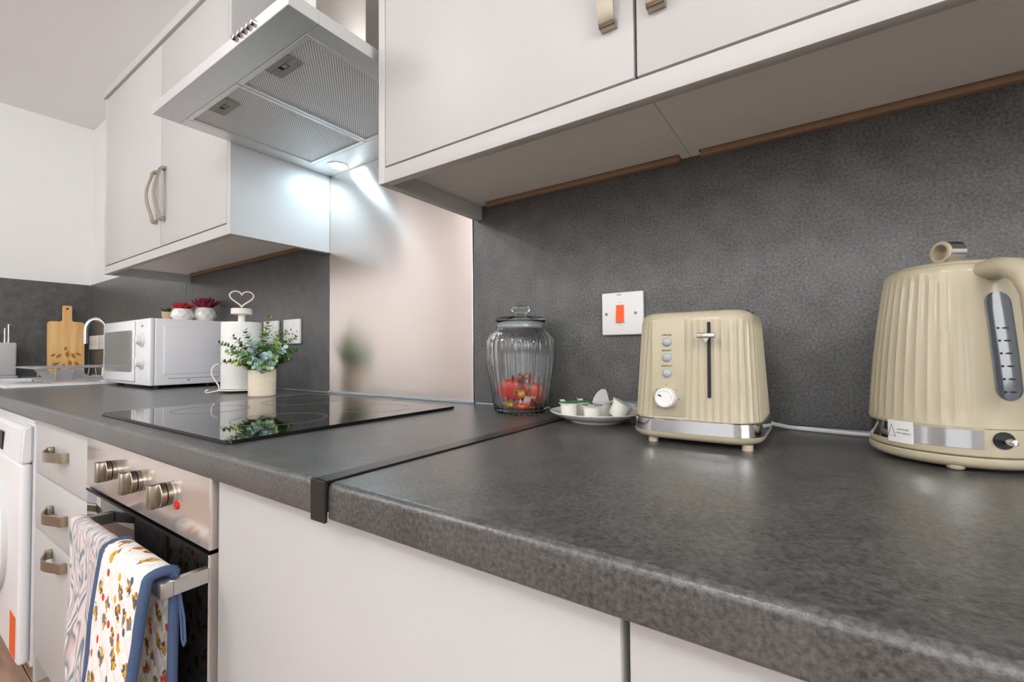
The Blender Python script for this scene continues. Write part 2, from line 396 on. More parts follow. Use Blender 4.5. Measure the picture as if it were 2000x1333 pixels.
# ------------------------------------------------------------------ room shell
fl = struct(obj('floor', box(XL, XR, YF, 0.012, FZ-0.12, FZ-0.012), FLOOR))
pw = 0.125; y = YF+0.003; row = 0; pk = {}
while y < -0.30:
    x = XL+0.003-(0.45 if row % 2 else 0.0)
    while x < XR:
        a, c = max(x, XL+0.003), min(x+1.2, XR-0.003)
        if c-a > 0.05:
            key = round(c-a, 3)
            if key not in pk:
                b_ = obj('plank', box(0, c-a-0.002, 0, pw-0.002, FZ-0.012, FZ, 0.0012, 1), FLOOR, fl); pk[key] = b_
            else:
                b_ = pk[key].copy(); COL.objects.link(b_)
            b_.location = (a, y, 0)
        x += 1.2
    y += pw; row += 1
struct(obj('wall_back', box(XL, XR, 0.0105, 0.13, FZ-0.012, CZ), PAINT))
struct(obj('wall_left', box(XL-0.12, XL, YF, 0.13, FZ-0.012, CZ), PAINT))
RY0, RY1, RZ0, RZ1 = -2.55, -0.95, 1.12, 2.22
wr = box(XR, XR+0.12, YF, RY0, FZ-0.012, CZ); box(XR, XR+0.12, RY1, 0.13, FZ-0.012, CZ, bm=wr)
box(XR, XR+0.12, RY0, RY1, FZ-0.012, RZ0, bm=wr); box(XR, XR+0.12, RY0, RY1, RZ1, CZ, bm=wr)
struct(obj('wall_right', wr, PAINT))
wn_ = struct(obj('added_window_2', box(XR+0.069, XR+0.075, RY0+0.001, RY1-0.001, RZ0+0.001, RZ1-0.001), GLASS))  # unseen window, added to brighten sides that face right
fb = box(XR+0.04, XR+0.1, RY0+0.001, RY0+0.05, RZ0+0.001, RZ1-0.001); box(XR+0.04, XR+0.1, RY1-0.05, RY1-0.001, RZ0+0.001, RZ1-0.001, bm=fb)
box(XR+0.04, XR+0.1, RY0+0.05, RY1-0.05, RZ0+0.001, RZ0+0.05, bm=fb); box(XR+0.04, XR+0.1, RY0+0.05, RY1-0.05, RZ1-0.05, RZ1-0.001, bm=fb)
obj('added_window_frame', fb, WPLAST, wn_)
ld = bpy.data.lights.new('window_fill', 'AREA'); ld.shape = 'RECTANGLE'; ld.size = RZ1-RZ0-0.1; ld.size_y = RY1-RY0-0.1; ld.energy = WIN2_W; ld.color = (0.96, 0.98, 1.0)  # area light filling from the right, set in the added window
lo = bpy.data.objects.new('window_fill', ld); COL.objects.link(lo); lo.location = (XR+0.035, (RY0+RY1)/2, (RZ0+RZ1)/2); lo.rotation_euler = (0, PI/2, 0)
WX0_, WX1_, WZ0_, WZ1_ = -0.55, 1.15, 1.15, 2.20
wf = box(XL-0.12, WX0_, YF-0.12, YF, FZ-0.012, CZ); box(WX1_, XR+0.12, YF-0.12, YF, FZ-0.012, CZ, bm=wf)
box(WX0_, WX1_, YF-0.12, YF, FZ-0.012, WZ0_, bm=wf); box(WX0_, WX1_, YF-0.12, YF, WZ1_, CZ, bm=wf)
struct(obj('wall_front', wf, BEIGE))
wn_ = struct(obj('added_window_1', box(WX0_+0.001, WX1_-0.001, YF-0.075, YF-0.069, WZ0_+0.001, WZ1_-0.001), GLASS))  # unseen window, added behind the camera to flatten the lighting
fb = box(WX0_+0.001, WX0_+0.05, YF-0.1, YF-0.04, WZ0_+0.001, WZ1_-0.001); box(WX1_-0.05, WX1_-0.001, YF-0.1, YF-0.04, WZ0_+0.001, WZ1_-0.001, bm=fb)
box(WX0_+0.05, WX1_-0.05, YF-0.1, YF-0.04, WZ0_+0.001, WZ0_+0.05, bm=fb); box(WX0_+0.05, WX1_-0.05, YF-0.1, YF-0.04, WZ1_-0.05, WZ1_-0.001, bm=fb)
box(0.275, 0.325, YF-0.1, YF-0.04, WZ0_+0.05, WZ1_-0.05, bm=fb)
obj('added_window_frame', fb, WPLAST, wn_)
ld = bpy.data.lights.new('window_fill', 'AREA'); ld.shape = 'RECTANGLE'; ld.size = WX1_-WX0_-0.1; ld.size_y = WZ1_-WZ0_-0.1; ld.energy = WIN_W; ld.color = (0.96, 0.98, 1.0)  # area light filling the fronts, set in this added window
lo = bpy.data.objects.new('window_fill', ld); COL.objects.link(lo); lo.location = ((WX0_+WX1_)/2, YF-0.035, (WZ0_+WZ1_)/2); lo.rotation_euler = (PI/2, 0, 0)
struct(obj('ceiling', box(XL-0.12, XR+0.12, YF-0.12, 0.13, CZ, CZ+0.1), CEIL))

# round ceiling lamps (unseen, behind the camera; globe shape added to brighten the ceiling)
cl0 = thing('ceiling_lamp', 'opal globe ceiling lamp', 'lamp', (0, 0, CZ), 'opal globe ceiling lamps')
obj('lamp_mount', lathe([(0.0, CZ), (0.055, CZ), (0.055, CZ-0.020), (0.030, CZ-0.034), (0.028, CZ-0.060), (0.0, CZ-0.060)], n=32), CHROME, cl0)
obj('lamp_globe', lathe([(0.10*math.sin(PI*i/20), CZ-0.158+0.10*math.cos(PI*i/20)) for i in range(21)], n=40), CEILGLOW, cl0)
CLW = ['nearest the sink end', 'in front of the drawers', 'in front of the oven', 'nearest the right-hand wall']
for i, (x, y) in enumerate(LAMP_POS):
    o = cl0 if i == 0 else copy_tree(cl0)
    o.location = (x, y, CZ); o['label'] = 'opal globe ceiling lamp, ' + CLW[i]

# ------------------------------------------------------------------ backsplash
def panel(x0, x1, z1, label, m=LAMW):
    return tag(obj('backsplash_panel', box(x0+0.0006, x1-0.0006, 0.0, 0.010, H+0.004, z1, 0.0006, 1), m, None, (x0, 0, H+0.004)), label, 'backsplash')
panel(-0.3095, XR-0.002, 1.485, 'dark speckled laminate backsplash behind the toaster and kettle')
panel(-2.005, -0.902, 1.485, 'dark speckled laminate backsplash behind the microwave and paper roll')
panel(XL+0.012, -2.008, 1.485, 'dark laminate backsplash behind the tap, in the far corner')
tag(obj('backsplash_panel', box(XL+0.0005, XL+0.0105, -0.75, -0.002, H+0.004, 1.485, 0.0006, 1), LAMW, None, (XL, -0.4, H)),
    'dark laminate backsplash on the far end wall behind the chopping board', 'backsplash')
tag(obj('steel_splashback', box(-0.9005, -0.3105, -0.0015, 0.009, H+0.006, 1.66, 0.0005, 1), STEEL, None, (-0.605, 0, H+0.006)),
    'brushed stainless steel splashback behind the hob', 'splashback')
struct(obj('trim_1', box(-0.905, -0.306, -0.006, -0.002, H, H+0.007, 0.001, 1), SEALANT))
struct(obj('trim_2', box(-0.302, XR-0.002, -0.004, -0.0005, H, H+0.004, 0.001, 1), SEALANT))
struct(obj('trim_3', box(-2.0078, -2.0052, -0.0015, 0.009, H+0.004, 1.485), SEALANT))

# ------------------------------------------------------------------ worktop
ZB = 0.8735
def wt_prof(y0=-0.6, y1=-0.0005):
    P = [(y1, ZB), (y1, H)]; r = 0.007
    for i in range(7):
        a = PI/2*i/6; P.append((y0+r-r*math.sin(a), H-r+r*math.cos(a)))
    r = 0.004
    for i in range(5):
        a = PI/2*i/4; P.append((y0+r-r*math.cos(a), ZB+r-r*math.sin(a)))
    return P
wb = prism(wt_prof(), 'x', 0.0, XR-0.002)
tag(obj('worktop', wb, LAM, None, (1.1, -0.3, ZB)), 'dark speckled laminate worktop under the toaster and kettle', 'worktop')
SX0, SX1, SY0, SY1 = -3.12, -2.19, -0.50, -0.09       # sink cut-out
wb = prism(wt_prof(), 'x', SX1, -0.0225)
prism(wt_prof(), 'x', XL+0.0115, SX0, bm=wb)
prism(wt_prof(-0.6, SY0), 'x', SX0, SX1, bm=wb)
box(SX0, SX1, SY1, -0.0005, ZB, H, bm=wb)
tag(obj('worktop', wb, LAM, None, (-1.7, -0.3, ZB)), 'dark speckled laminate worktop under the hob, microwave and sink', 'worktop')
js = thing('joint_strip', 'dark metal joint strip between the two worktops', 'trim', (-0.011, -0.3, H))
jb = box(-0.022, -0.0005, -0.6035, -0.001, H+0.0002, H+0.0022, 0.0006, 1)
obj('top_strip', jb, STRIPM, js)
obj('front_strip', box(-0.024, -0.0005, -0.6045, -0.6004, ZB-0.002, H+0.0022, 0.0008, 1), STRIPM, js)

# ------------------------------------------------------------------ base units
DY = -0.575            # door faces
PZ = 0.235             # underside of the doors
def strap_handle(name, parent, c, length, axis, wd=0.022, out=0.028, m=None):
    """bowed flat strap pull: two feet on the door, strap bulging outwards; axis 'x' or 'z'"""
    cx_, cy_, cz_ = c; pts = []; h = length/2
    prof = [(-h, 0.0), (-h, 0.010), (-h+0.004, 0.0135)] + [(-h+0.010+(length-0.02)*i/14, 0.0135+(out-0.0135)*math.sin(PI*i/14)**1.3) for i in range(1, 14)] + [(h-0.004, 0.0135), (h, 0.010), (h, 0.0)]
    th = 0.0032; outer = []; inner = []
    for i, (s, d) in enumerate(prof):
        a = prof[max(i-1, 0)]; b_ = prof[min(i+1, len(prof)-1)]
        t = Vector((b_[0]-a[0], b_[1]-a[1])).normalized(); nrm = Vector((-t.y, t.x))
        outer.append((s+nrm.x*th/2, d+nrm.y*th/2)); inner.append((s-nrm.x*th/2, d-nrm.y*th/2))
    rings = []
    for o_, i_ in zip(outer, inner):
        R = []
        for (s, d), wv in ((o_, -1), (o_, 1), (i_, 1), (i_, -1)):
            d = max(d, 0.0002)
            if axis == 'x': R.append((cx_+s, cy_-d, cz_+wv*wd/2))
            else: R.append((cx_+wv*wd/2, cy_-d, cz_+s))
        rings.append(R)
    bm = loft(rings)
    for sg in (-1, 1):   # solid feet
        if axis == 'x': box(cx_+sg*h-0.004*sg-0.005, cx_+sg*h-0.004*sg+0.005, cy_-0.0125, cy_-0.0002, cz_-wd/2, cz_+wd/2, 0.002, 2, bm)
        else: box(cx_-wd/2, cx_+wd/2, cy_-0.0125, cy_-0.0002, cz_+sg*h-0.004*sg-0.005, cz_+sg*h-0.004*sg+0.005, 0.002, 2, bm)
    return obj(name, bm, m or NICKEL, parent, ang=50)

def carcass(parent, x0, x1, z0=None, z1=None, y0=None):
    z0 = z0 if z0 is not None else PZ; z1 = z1 or ZB-0.0015; y0 = y0 if y0 is not None else DY+0.0205
    bm = box(x0, x0+0.016, y0, -0.012, z0, z1); box(x1-0.016, x1, y0, -0.012, z0, z1, bm=bm)
    box(x0+0.016, x1-0.016, y0, -0.012, z0, z0+0.016, bm=bm); box(x0+0.016, x1-0.016, -0.020, -0.012, z0+0.016, z1, bm=bm)
    box(x0+0.016, x1-0.016, y0, y0+0.08, z1-0.016, z1, bm=bm)
    return obj('carcass', bm, WHITE, parent, flat=True)
def base_door_unit(x0, x1, label):
    t = thing('base_cabinet', label, 'cabinet', ((x0+x1)/2, -0.3, FZ), 'base cabinets')
    carcass(t, x0, x1)
    d = obj('door', box(x0+0.002, x1-0.002, DY, DY+0.019, PZ, ZB-0.006, 0.0012, 2), WHITE, t)
    obj('plinth', box(x0, x1, DY+0.06, DY+0.075, FZ, PZ-0.002), WHITE, t)
    strap_handle('handle', d, ((x0+x1)/2, DY, 0.50), 0.16, 'x')
    return t
base_door_unit(-0.2935, 0.2865, 'white flat-door base cabinet between the oven and the next white door')
base_door_unit(0.2885, 0.8885, 'white flat-door base cabinet under the toaster and kettle end')
base_door_unit(0.8905, 1.4905, 'white flat-door base cabinet beyond the kettle, out to the right')
base_door_unit(-3.20, -2.62, 'white flat-door base cabinet under the sink bowl at the far end')
base_door_unit(-2.612, -2.014, 'white flat-door base cabinet between the washing machine and the sink cabinet')

t = thing('drawer_unit', 'white three-drawer unit with nickel strap handles beside the oven', 'drawers', (-1.127, -0.3, FZ))
carcass(t, -1.377, -0.883)
obj('plinth', box(-1.377, -0.883, DY+0.06, DY+0.075, FZ, PZ-0.002), WHITE, t)
obj('end_panel', box(-1.396, -1.378, DY+0.004, -0.012, FZ, ZB-0.002, 0.001, 1), WHITE, t)
for (z0, z1, hz) in ((0.7215, ZB-0.006, 0.797), (0.5755, 0.7185, 0.652), (PZ, 0.5725, 0.545)):
    d = obj('drawer', box(-1.3755, -0.8845, DY, DY+0.019, z0, z1, 0.0012, 2), WHITE, t)
    strap_handle('handle', d, (-1.118, DY, hz), 0.14, 'x', wd=0.022, out=0.030)

# oven
ov = thing('oven', 'built-in oven with steel control panel and black glass door', 'oven', (-0.589, -0.3, FZ))
OX0, OX1 = -0.8805, -0.2965
obj('body', box(OX0+0.008, OX1-0.006, DY+0.012, -0.03, PZ, ZB-0.003), BLACK, ov)
obj('control_panel', box(OX0, OX1-0.008, DY-0.006, DY+0.0115, 0.7635, ZB-0.004, 0.002, 3), OVSTEEL, ov)
obj('plinth', box(OX0, OX1, DY+0.06, DY+0.075, FZ, PZ-0.002), WHITE, ov)
KZ = 0.820
for kx in (-0.704, -0.573, -0.445):
    kb = lathe([(0.0, 0.0), (0.0180, 0.0), (0.0180, 0.006), (0.0172, 0.0063), (0.0172, 0.0077), (0.0188, 0.008), (0.0188, 0.0145), (0.0178, 0.0155), (0.0, 0.0155)], n=40)
    bmesh.ops.transform(kb, matrix=Matrix.Translation((kx, DY-0.0062, KZ)) @ Matrix.Rotation(PI/2, 4, 'X'), verts=kb.verts)
    kn = obj('knob', kb, NICKEL, ov)
    obj('grip', box(kx-0.0065, kx+0.0065, DY-0.0062-0.0275, DY-0.0062-0.0145, KZ-0.0182, KZ+0.0182, 0.0015, 2), NICKEL, kn)
    rb = lathe([(0.0174, 0.0064), (0.0181, 0.0064), (0.0181, 0.0078), (0.0174, 0.0078)], n=40, close_prof=True)
    bmesh.ops.transform(rb, matrix=Matrix.Translation((kx, DY-0.0062, KZ)) @ Matrix.Rotation(PI/2, 4, 'X'), verts=rb.verts)
    obj('collar', rb, BLACK, kn)
obj('indicator_light', cyl((-0.412, DY-0.006, 0.808), (-0.412, DY-0.0095, 0.808), 0.0065, 20, bev=0.0012), REDLED, ov)
od = obj('door', box(OX0+0.004, OX1-0.010, DY-0.006, DY+0.0115, PZ+0.02, 0.7585, 0.002, 2), BLACKGL, ov)
obj('door_edge', box(OX1-0.0098, OX1-0.0072, DY-0.0068, DY+0.0115, PZ+0.02, 0.7585, 0.0008, 1), OVSTEEL, od)
obj('door_edge', box(OX0+0.004, OX1-0.0099, DY-0.0075, DY-0.0062, 0.7545, 0.7588), BLACK, od)
HX0, HX1, HY, HZ0, HZ1 = -0.712, -0.302, -0.637, 0.7225, 0.7425
hb = box(HX0, HX1, HY, HY+0.014, HZ0, HZ1, 0.0012, 2)
box(HX0, HX0+0.012, HY+0.014, DY-0.0064, HZ0, HZ1, 0.0008, 1, hb); box(HX1-0.012, HX1, HY+0.014, DY-0.0064, HZ0, HZ1, 0.0008, 1, hb)
obj('handle', hb, HANDST, od)

# washing machine
wm = thing('washing_machine', 'white front-loading washing machine under the worktop at the far left', 'washer', (-1.70, -0.3, FZ))
WX0, WX1, WY = -2.005, -1.407, -0.600
obj('cabinet', box(WX0+0.002, WX1-0.002, -0.575, -0.05, FZ+0.03, 0.845, 0.004, 2), WASHER, wm)
obj('front_panel', box(WX0, WX1, WY, -0.5755, FZ+0.045, 0.738, 0.010, 4), WASHER, wm)
cp = prism([(WY-0.002, 0.7395), (-0.5755, 0.7395), (-0.5755, 0.842), (WY+0.014, 0.842), (WY+0.004, 0.832)], 'x', WX0, WX1)
bmesh.ops.bevel(cp, geom=list(cp.edges), offset=0.004, segments=3, affect='EDGES')
fp = obj('control_fascia', cp, WASHER, wm)
obj('top_plate', box(WX0, WX1, -0.575, -0.05, 0.8455, 0.856, 0.003, 2), WASHER, wm)
obj('display', box(-1.72, -1.648, WY-0.0035, WY-0.0005, 0.752, 0.808, 0.0015, 1), BLACK, fp)
drp = lathe([(0.13, 0.0), (0.17, 0.0), (0.175, 0.012), (0.16, 0.028), (0.135, 0.02)], n=48, close_prof=True)
bmesh.ops.transform(drp, matrix=Matrix.Translation((-1.73, WY, 0.49)) @ Matrix.Rotation(PI/2, 4, 'X'), verts=drp.verts)
dd = obj('door_ring', drp, WPLAST, wm)
drg = lathe([(0.0, 0.03), (0.07, 0.026), (0.13, 0.01), (0.13, 0.0), (0.0, 0.0)], n=40)
bmesh.ops.transform(drg, matrix=Matrix.Translation((-1.73, WY, 0.49)) @ Matrix.Rotation(PI/2, 4, 'X'), verts=drg.verts)
obj('door_glass', drg, BLACKGL, dd)
obj('sticker', box(-1.505, -1.430, WY-0.0008, WY+0.0004, 0.208, 0.320), STICKO, wm)['label'] = 'orange label on the lower corner of the front'
for fx in (WX0+0.05, WX1-0.05):
    for fy in (-0.53, -0.10): obj('foot', cyl((fx, fy, FZ), (fx, fy, FZ+0.03), 0.018, 16), BLACK, wm)

# ------------------------------------------------------------------ wall units
YU = -0.298
def wall_door(parent, x0, x1, z0, z1, hx, hz0, hz1):
    d = obj('door', box(x0, x1, YU, YU+0.018, z0, z1, 0.0012, 2), WHITE, parent)
    strap_handle('handle', d, (hx, YU, (hz0+hz1)/2), hz1-hz0, 'z', wd=0.022, out=0.030)
def wall_carcass(parent, x0, x1, z0, z1):
    bm = box(x0, x0+0.016, YU+0.020, -0.0005, z0, z1); box(x1-0.016, x1, YU+0.020, -0.0005, z0, z1, bm=bm)
    box(x0+0.016, x1-0.016, YU+0.020, -0.022, z0+0.001, z0+0.017, bm=bm); box(x0+0.016, x1-0.016, YU+0.020, -0.022, z1-0.016, z1, bm=bm)
    box(x0+0.016, x1-0.016, -0.030, -0.022, z0+0.017, z1-0.016, bm=bm)
    obj('carcass', bm, UNDER, parent, flat=True)
    obj('back_rail', box(x0+0.018, x1-0.018, -0.0115, -0.0006, z0-0.006, z0+0.03), MDF, parent)
t = thing('wall_cabinet', 'white two-door wall cabinet left of the cooker hood', 'cabinet', (-1.44, -0.15, 1.357), 'wall cabinets')
LX0, LX1 = -1.972, -0.9015
wall_carcass(t, LX0+0.0185, LX1-0.0185, 1.392, 2.066)
obj('end_panel', box(LX0, LX0+0.018, YU, -0.0005, 1.357, 2.067, 0.001, 1), WHITE, t)
obj('end_panel', box(LX1-0.018, LX1, YU, -0.0005, 1.357, 2.067, 0.001, 1), WHITE, t)
wall_door(t, LX0+0.0195, -1.3862, 1.3895, 2.064, -1.416, 1.470, 1.642)
wall_door(t, -1.3832, LX1-0.0195, 1.3895, 2.064, -1.352, 1.470, 1.642)
obj('pelmet', box(LX0+0.0185, LX1-0.0185, YU, YU+0.018, 1.357, 1.386, 0.001, 1), WHITE, t)
obj('cornice', box(LX0-0.006, LX1+0.002, YU-0.008, -0.0005, 2.0675, 2.098, 0.002, 2), WHITE, t)
RX0 = -0.2985
def wall_unit(x0, x1, label, hx, left=False):
    t = thing('wall_cabinet', label, 'cabinet', ((x0+x1)/2, -0.15, 1.357), 'wall cabinets')
    wall_carcass(t, x0, x1, 1.390, 2.066)
    wall_door(t, x0+(0.0015 if not left else 0.001), x1-0.0015, 1.3885, 2.064, hx, 1.464, 1.632)
    if left: obj('end_panel', box(x0-0.0188, x0-0.0008, YU, -0.0005, 1.357, 2.067, 0.001, 1), WHITE, t)
    obj('cornice', box(x0-(0.025 if left else 0), x1, YU-0.008, -0.0005, 2.0675, 2.098, 0.002, 2), WHITE, t)
wall_unit(-0.2795, 0.2045, 'white wall cabinet right of the hood, handle at its right edge', 0.1715, True)
wall_unit(0.2055, 0.7055, 'white wall cabinet above the toaster, handle at its left edge', 0.2345)
wall_unit(0.7065, 1.2065, 'white wall cabinet above the kettle end, handle at its right edge', 1.17)
tag(obj('pelmet', box(-0.2795, 1.2065, YU, YU+0.018, 1.357, 1.3855, 0.0012, 2), WHITE, None, (0.46, YU, 1.357)),
    'white pelmet rail under the right-hand wall cabinets', 'pelmet')

# ------------------------------------------------------------------ cooker hood
hd = thing('cooker_hood', 'stainless steel chimney cooker hood with two grease filters and lamps', 'cooker hood', (-0.603, -0.2, 1.603))
ZH = 1.603; QX0, QX1, QY = -0.898, -0.308, -0.4716
cb = box(QX0, QX1, QY, QY+0.055, ZH, ZH+0.022, 0.0008, 1)          # shallow tray frame round the filters
box(QX0, QX1, -0.0885, -0.002, ZH, ZH+0.022, 0.0008, 1, cb)
box(QX0, -0.8565, QY+0.055, -0.0885, ZH, ZH+0.022, 0, 1, cb); box(-0.3475, QX1, QY+0.055, -0.0885, ZH, ZH+0.022, 0, 1, cb)
box(QX0+0.002, QX1-0.002, QY+0.002, -0.003, ZH+0.0222, ZH+0.026, 0, 1, cb)
obj('canopy', cb, HSTEEL, hd)
for (x0, x1) in ((-0.6045, -0.3485), (-0.8555, -0.6055)):
    y0, y1 = -0.4160, -0.0892; f_ = 0.011
    fb = box(x0, x1, y0, y0+f_, ZH-0.0005, ZH+0.012, 0.001, 1); box(x0, x1, y1-f_, y1, ZH-0.0005, ZH+0.012, 0.001, 1, fb)
    box(x0, x0+f_, y0+f_, y1-f_, ZH-0.0005, ZH+0.012, 0.001, 1, fb); box(x1-f_, x1, y0+f_, y1-f_, ZH-0.0005, ZH+0.012, 0.001, 1, fb)
    gf = obj('grease_filter', fb, HSTEEL, hd)
    obj('filter_mesh', box(x0+f_, x1-f_, y0+f_, y1-f_, ZH+0.003, ZH+0.006), FILT, gf)
    lx = (x0+x1)/2+0.004
    lb = box(lx-0.040, lx+0.040, -0.4065, -0.394, ZH-0.001, ZH+0.0028, 0.0008, 1); box(lx-0.040, lx+0.040, -0.383, -0.3705, ZH-0.001, ZH+0.0028, 0.0008, 1, lb)
    box(lx-0.040, lx-0.013, -0.394, -0.383, ZH-0.001, ZH+0.0028, 0, 1, lb); box(lx+0.016, lx+0.040, -0.394, -0.383, ZH-0.001, ZH+0.0028, 0, 1, lb)
    obj('latch', lb, GREYPL, gf)
    obj('latch_recess', box(lx-0.013, lx+0.016, -0.394, -0.383, ZH+0.0015, ZH+0.0029), DARKPL, gf)
    obj('latch_catch', box(lx-0.002, lx+0.012, -0.3925, -0.3845, ZH-0.001, ZH+0.0014, 0.0006, 1), GREYPL, gf)
for lx in (-0.801, -0.405):
    lm = obj('lamp', lathe([(0.0255, ZH-0.0022), (0.031, ZH-0.0022), (0.031, ZH-0.0002), (0.0255, ZH-0.0002)], (lx, -0.040), 32, close_prof=True), CHROME, hd)
    obj('lamp_lens', lathe([(0.0, ZH-0.0018), (0.0253, ZH-0.0014), (0.0253, ZH-0.0003), (0.0, ZH-0.0003)], (lx, -0.040), 32), LAMPGLOW, lm)
for i in range(5):
    bx = -0.483+0.0165*i
    obj('button', cyl((bx, QY, ZH+0.0145), (bx, QY-0.008, ZH+0.0145), 0.0062, 20, bev=0.0015), CHROME, hd)
obj('chimney', box(-0.710, -0.500, -0.172, -0.002, ZH+0.0262, CZ-0.002, 0.002, 2), CHIMST, hd)

# ------------------------------------------------------------------ hob
hb_ = thing('hob', 'black glass ceramic hob with thin printed cooking rings', 'hob', (-0.56, -0.33, H))
HBX0, HBX1, HBY0, HBY1 = -0.842, -0.282, -0.569, -0.098
gb = prism(rrect(HBX0, HBX1, HBY0, HBY1, 0.008), 'z', H+0.0012, H+0.0058)
obj('glass_plate', gb, BLACKGL, hb_)
obj('frame_seal', prism(rrect(HBX0+0.003, HBX1-0.003, HBY0+0.003, HBY1-0.003, 0.007), 'z', H, H+0.0012), BLACK, hb_)
for (x, y, r) in ((-0.43, -0.415, 0.080), (-0.405, -0.215, 0.072), (-0.70, -0.42, 0.072), (-0.69, -0.22, 0.088)):
    obj('cooking_ring', lathe([(r-0.0011, H+0.0059), (r, H+0.0059), (r, H+0.0061), (r-0.0011, H+0.0061)], (x, y), 64, close_prof=True), RINGM, hb_)

# ------------------------------------------------------------------ wall switch and sockets
def plate_bm(x0, x1, z0, z1, th=0.009):
    return box(x0, x1, -th, -0.0003, z0, z1, 0.0028, 3)
sw = thing('cooker_switch', 'square white cooker switch with orange rocker on the dark backsplash', 'switch', (0.073, 0, 1.067))
obj('face_plate', plate_bm(0.0305, 0.1150, 1.0675, 1.1520), WPLAST, sw)
obj('bezel', box(0.0600, 0.0786, -0.0098, -0.0088, 1.0905, 1.1285, 0.0005, 1), WPLAST, sw)
rk = prism([(-0.0098, 1.0925), (-0.0142, 1.0925), (-0.0108, 1.1265), (-0.0098, 1.1265)], 'x', 0.0618, 0.0768)
obj('rocker', rk, ORANGE, sw)
for sx_ in (0.0405, 0.1000):
    s_ = obj('screw', cyl((sx_, -0.0088, 1.1095), (sx_, -0.0098, 1.1095), 0.0031, 16), SCREW, sw)
    obj('screw_slot', box(sx_-0.0024, sx_+0.0024, -0.01, -0.0097, 1.1092, 1.1098), BLACK, s_)
obj('print_mark', box(0.0625, 0.0720, -0.00915, -0.00895, 1.1463, 1.1478), INKG, sw)
obj('print_mark', box(0.0670, 0.0712, -0.00915, -0.00895, 1.1312, 1.1322), INKG, sw)
obj('print_mark', box(0.0670, 0.0712, -0.00915, -0.00895, 1.0868, 1.0878), INKG, sw)
def socket(x0, x1, z0, z1, label, double=False):
    s = thing('wall_socket', label, 'socket', ((x0+x1)/2, 0, z0), 'white wall sockets')
    obj('face_plate', plate_bm(x0, x1, z0, z1, 0.010), WPLAST, s)
    n_ = 2 if double else 1; w_ = (x1-x0)/n_
    for k_ in range(n_):
        cx_ = x0+w_*(k_+0.5); cz_ = (z0+z1)/2
        obj('socket_hole', box(cx_-0.003, cx_+0.003, -0.0103, -0.0098, cz_+0.003, cz_+0.010), DARKPL, s)
        for d_ in (-0.011, 0.011): obj('socket_hole', box(cx_+d_-0.003, cx_+d_+0.003, -0.0103, -0.0098, cz_-0.011, cz_-0.006), DARKPL, s)
        for d_ in (-w_*0.36, w_*0.36): obj('screw', cyl((cx_+d_, -0.0098, cz_), (cx_+d_, -0.0106, cz_), 0.003, 12), SCREW, s)
        obj('rocker', box(cx_+0.012, cx_+0.020, -0.0125, -0.0098, cz_+0.016, cz_+0.031, 0.0008, 1), WPLAST, s)
socket(-1.1610, -1.0605, 1.0690, 1.1535, 'white wall socket nearest the steel splashback, above the leafy plant')
socket(-1.2960, -1.1990, 1.0690, 1.1535, 'white wall socket half hidden behind the leafy plant')
socket(-3.452, -3.280, 1.069, 1.156, 'white double wall socket in the far corner beside the tap', True)
socket(-3.258, -3.128, 1.069, 1.156, 'white wall socket right of the tap, partly behind the microwave')

# ------------------------------------------------------------------ toaster
tx = thing('toaster', 'cream ribbed two-slice toaster with chrome lever and base band', 'toaster', (0.2605, -0.150, H))
TCX, TYB = 0.2512, -0.080
def trect(hw, yf, yb, rc, z, flute=0.0, nper=620, face=False):
    """rounded rectangle ring with vertical fluting; the control strip on the front stays flat"""
    yc = (yf+yb)/2; hd_ = (yb-yf)/2; segs = []
    Ls = [2*(hw-rc), PI/2*rc, 2*(hd_-rc), PI/2*rc]*2; tot = sum(Ls); P = []
    for i in range(nper):
        s = tot*i/nper; k_ = 0
        while s > Ls[k_]: s -= Ls[k_]; k_ += 1
        if k_ == 0: p = (-hw+rc+s, -hd_); nn = (0, -1)
        elif k_ == 1: a = -PI/2+s/rc; p = (hw-rc+rc*math.cos(a), -hd_+rc+rc*math.sin(a)); nn = (math.cos(a), math.sin(a))
        elif k_ == 2: p = (hw, -hd_+rc+s); nn = (1, 0)
        elif k_ == 3: a = s/rc; p = (hw-rc+rc*math.cos(a), hd_-rc+rc*math.sin(a)); nn = (math.cos(a), math.sin(a))
        elif k_ == 4: p = (hw-rc-s, hd_); nn = (0, 1)
        elif k_ == 5: a = PI/2+s/rc; p = (-hw+rc+rc*math.cos(a), hd_-rc+rc*math.sin(a)); nn = (math.cos(a), math.sin(a))
        elif k_ == 6: p = (-hw, hd_-rc-s); nn = (-1, 0)
        else: a = PI+s/rc; p = (-hw+rc+rc*math.cos(a), -hd_+rc+rc*math.sin(a)); nn = (math.cos(a), math.sin(a))
        fl_ = 0.0
        if flute > 0:
            fl_ = -flute*abs(math.sin(PI*62*i/nper))**0.8
            if k_ == 0 and -0.0515 < p[0] < -0.0025: fl_ = -flute
        P.append((TCX+p[0]+nn[0]*fl_, yc+p[1]+nn[1]*fl_, z))
    return P
def tw(z): return 0.0812-0.0086*((z-0.943)/0.145), -0.2400+0.0060*((z-0.943)/0.145), TYB-0.006*((z-0.943)/0.145)
rings = []
zs = [0.9442, 0.9456, 0.95, 0.98, 1.01, 1.04, 1.065, 1.0745]
for z in zs:
    hw, yf, yb = tw(z); rings.append(trect(hw-(0.001 if z < 0.945 else 0), yf, yb, 0.036, z, 0.0014 if 0.949 < z < 1.07 else 0.0005))
for dz, ins in ((1.0765, 0.0004), (1.080, 0.0012), (1.084, 0.0035), (1.0872, 0.0075), (1.0888, 0.0125), (1.0892, 0.019)):
    hw, yf, yb = tw(1.08); rings.append(trect(hw-ins, yf+ins, yb-ins, max(0.036-ins, 0.006), dz))
obj('body', loft(rings), CREAM, tx, ang=28)
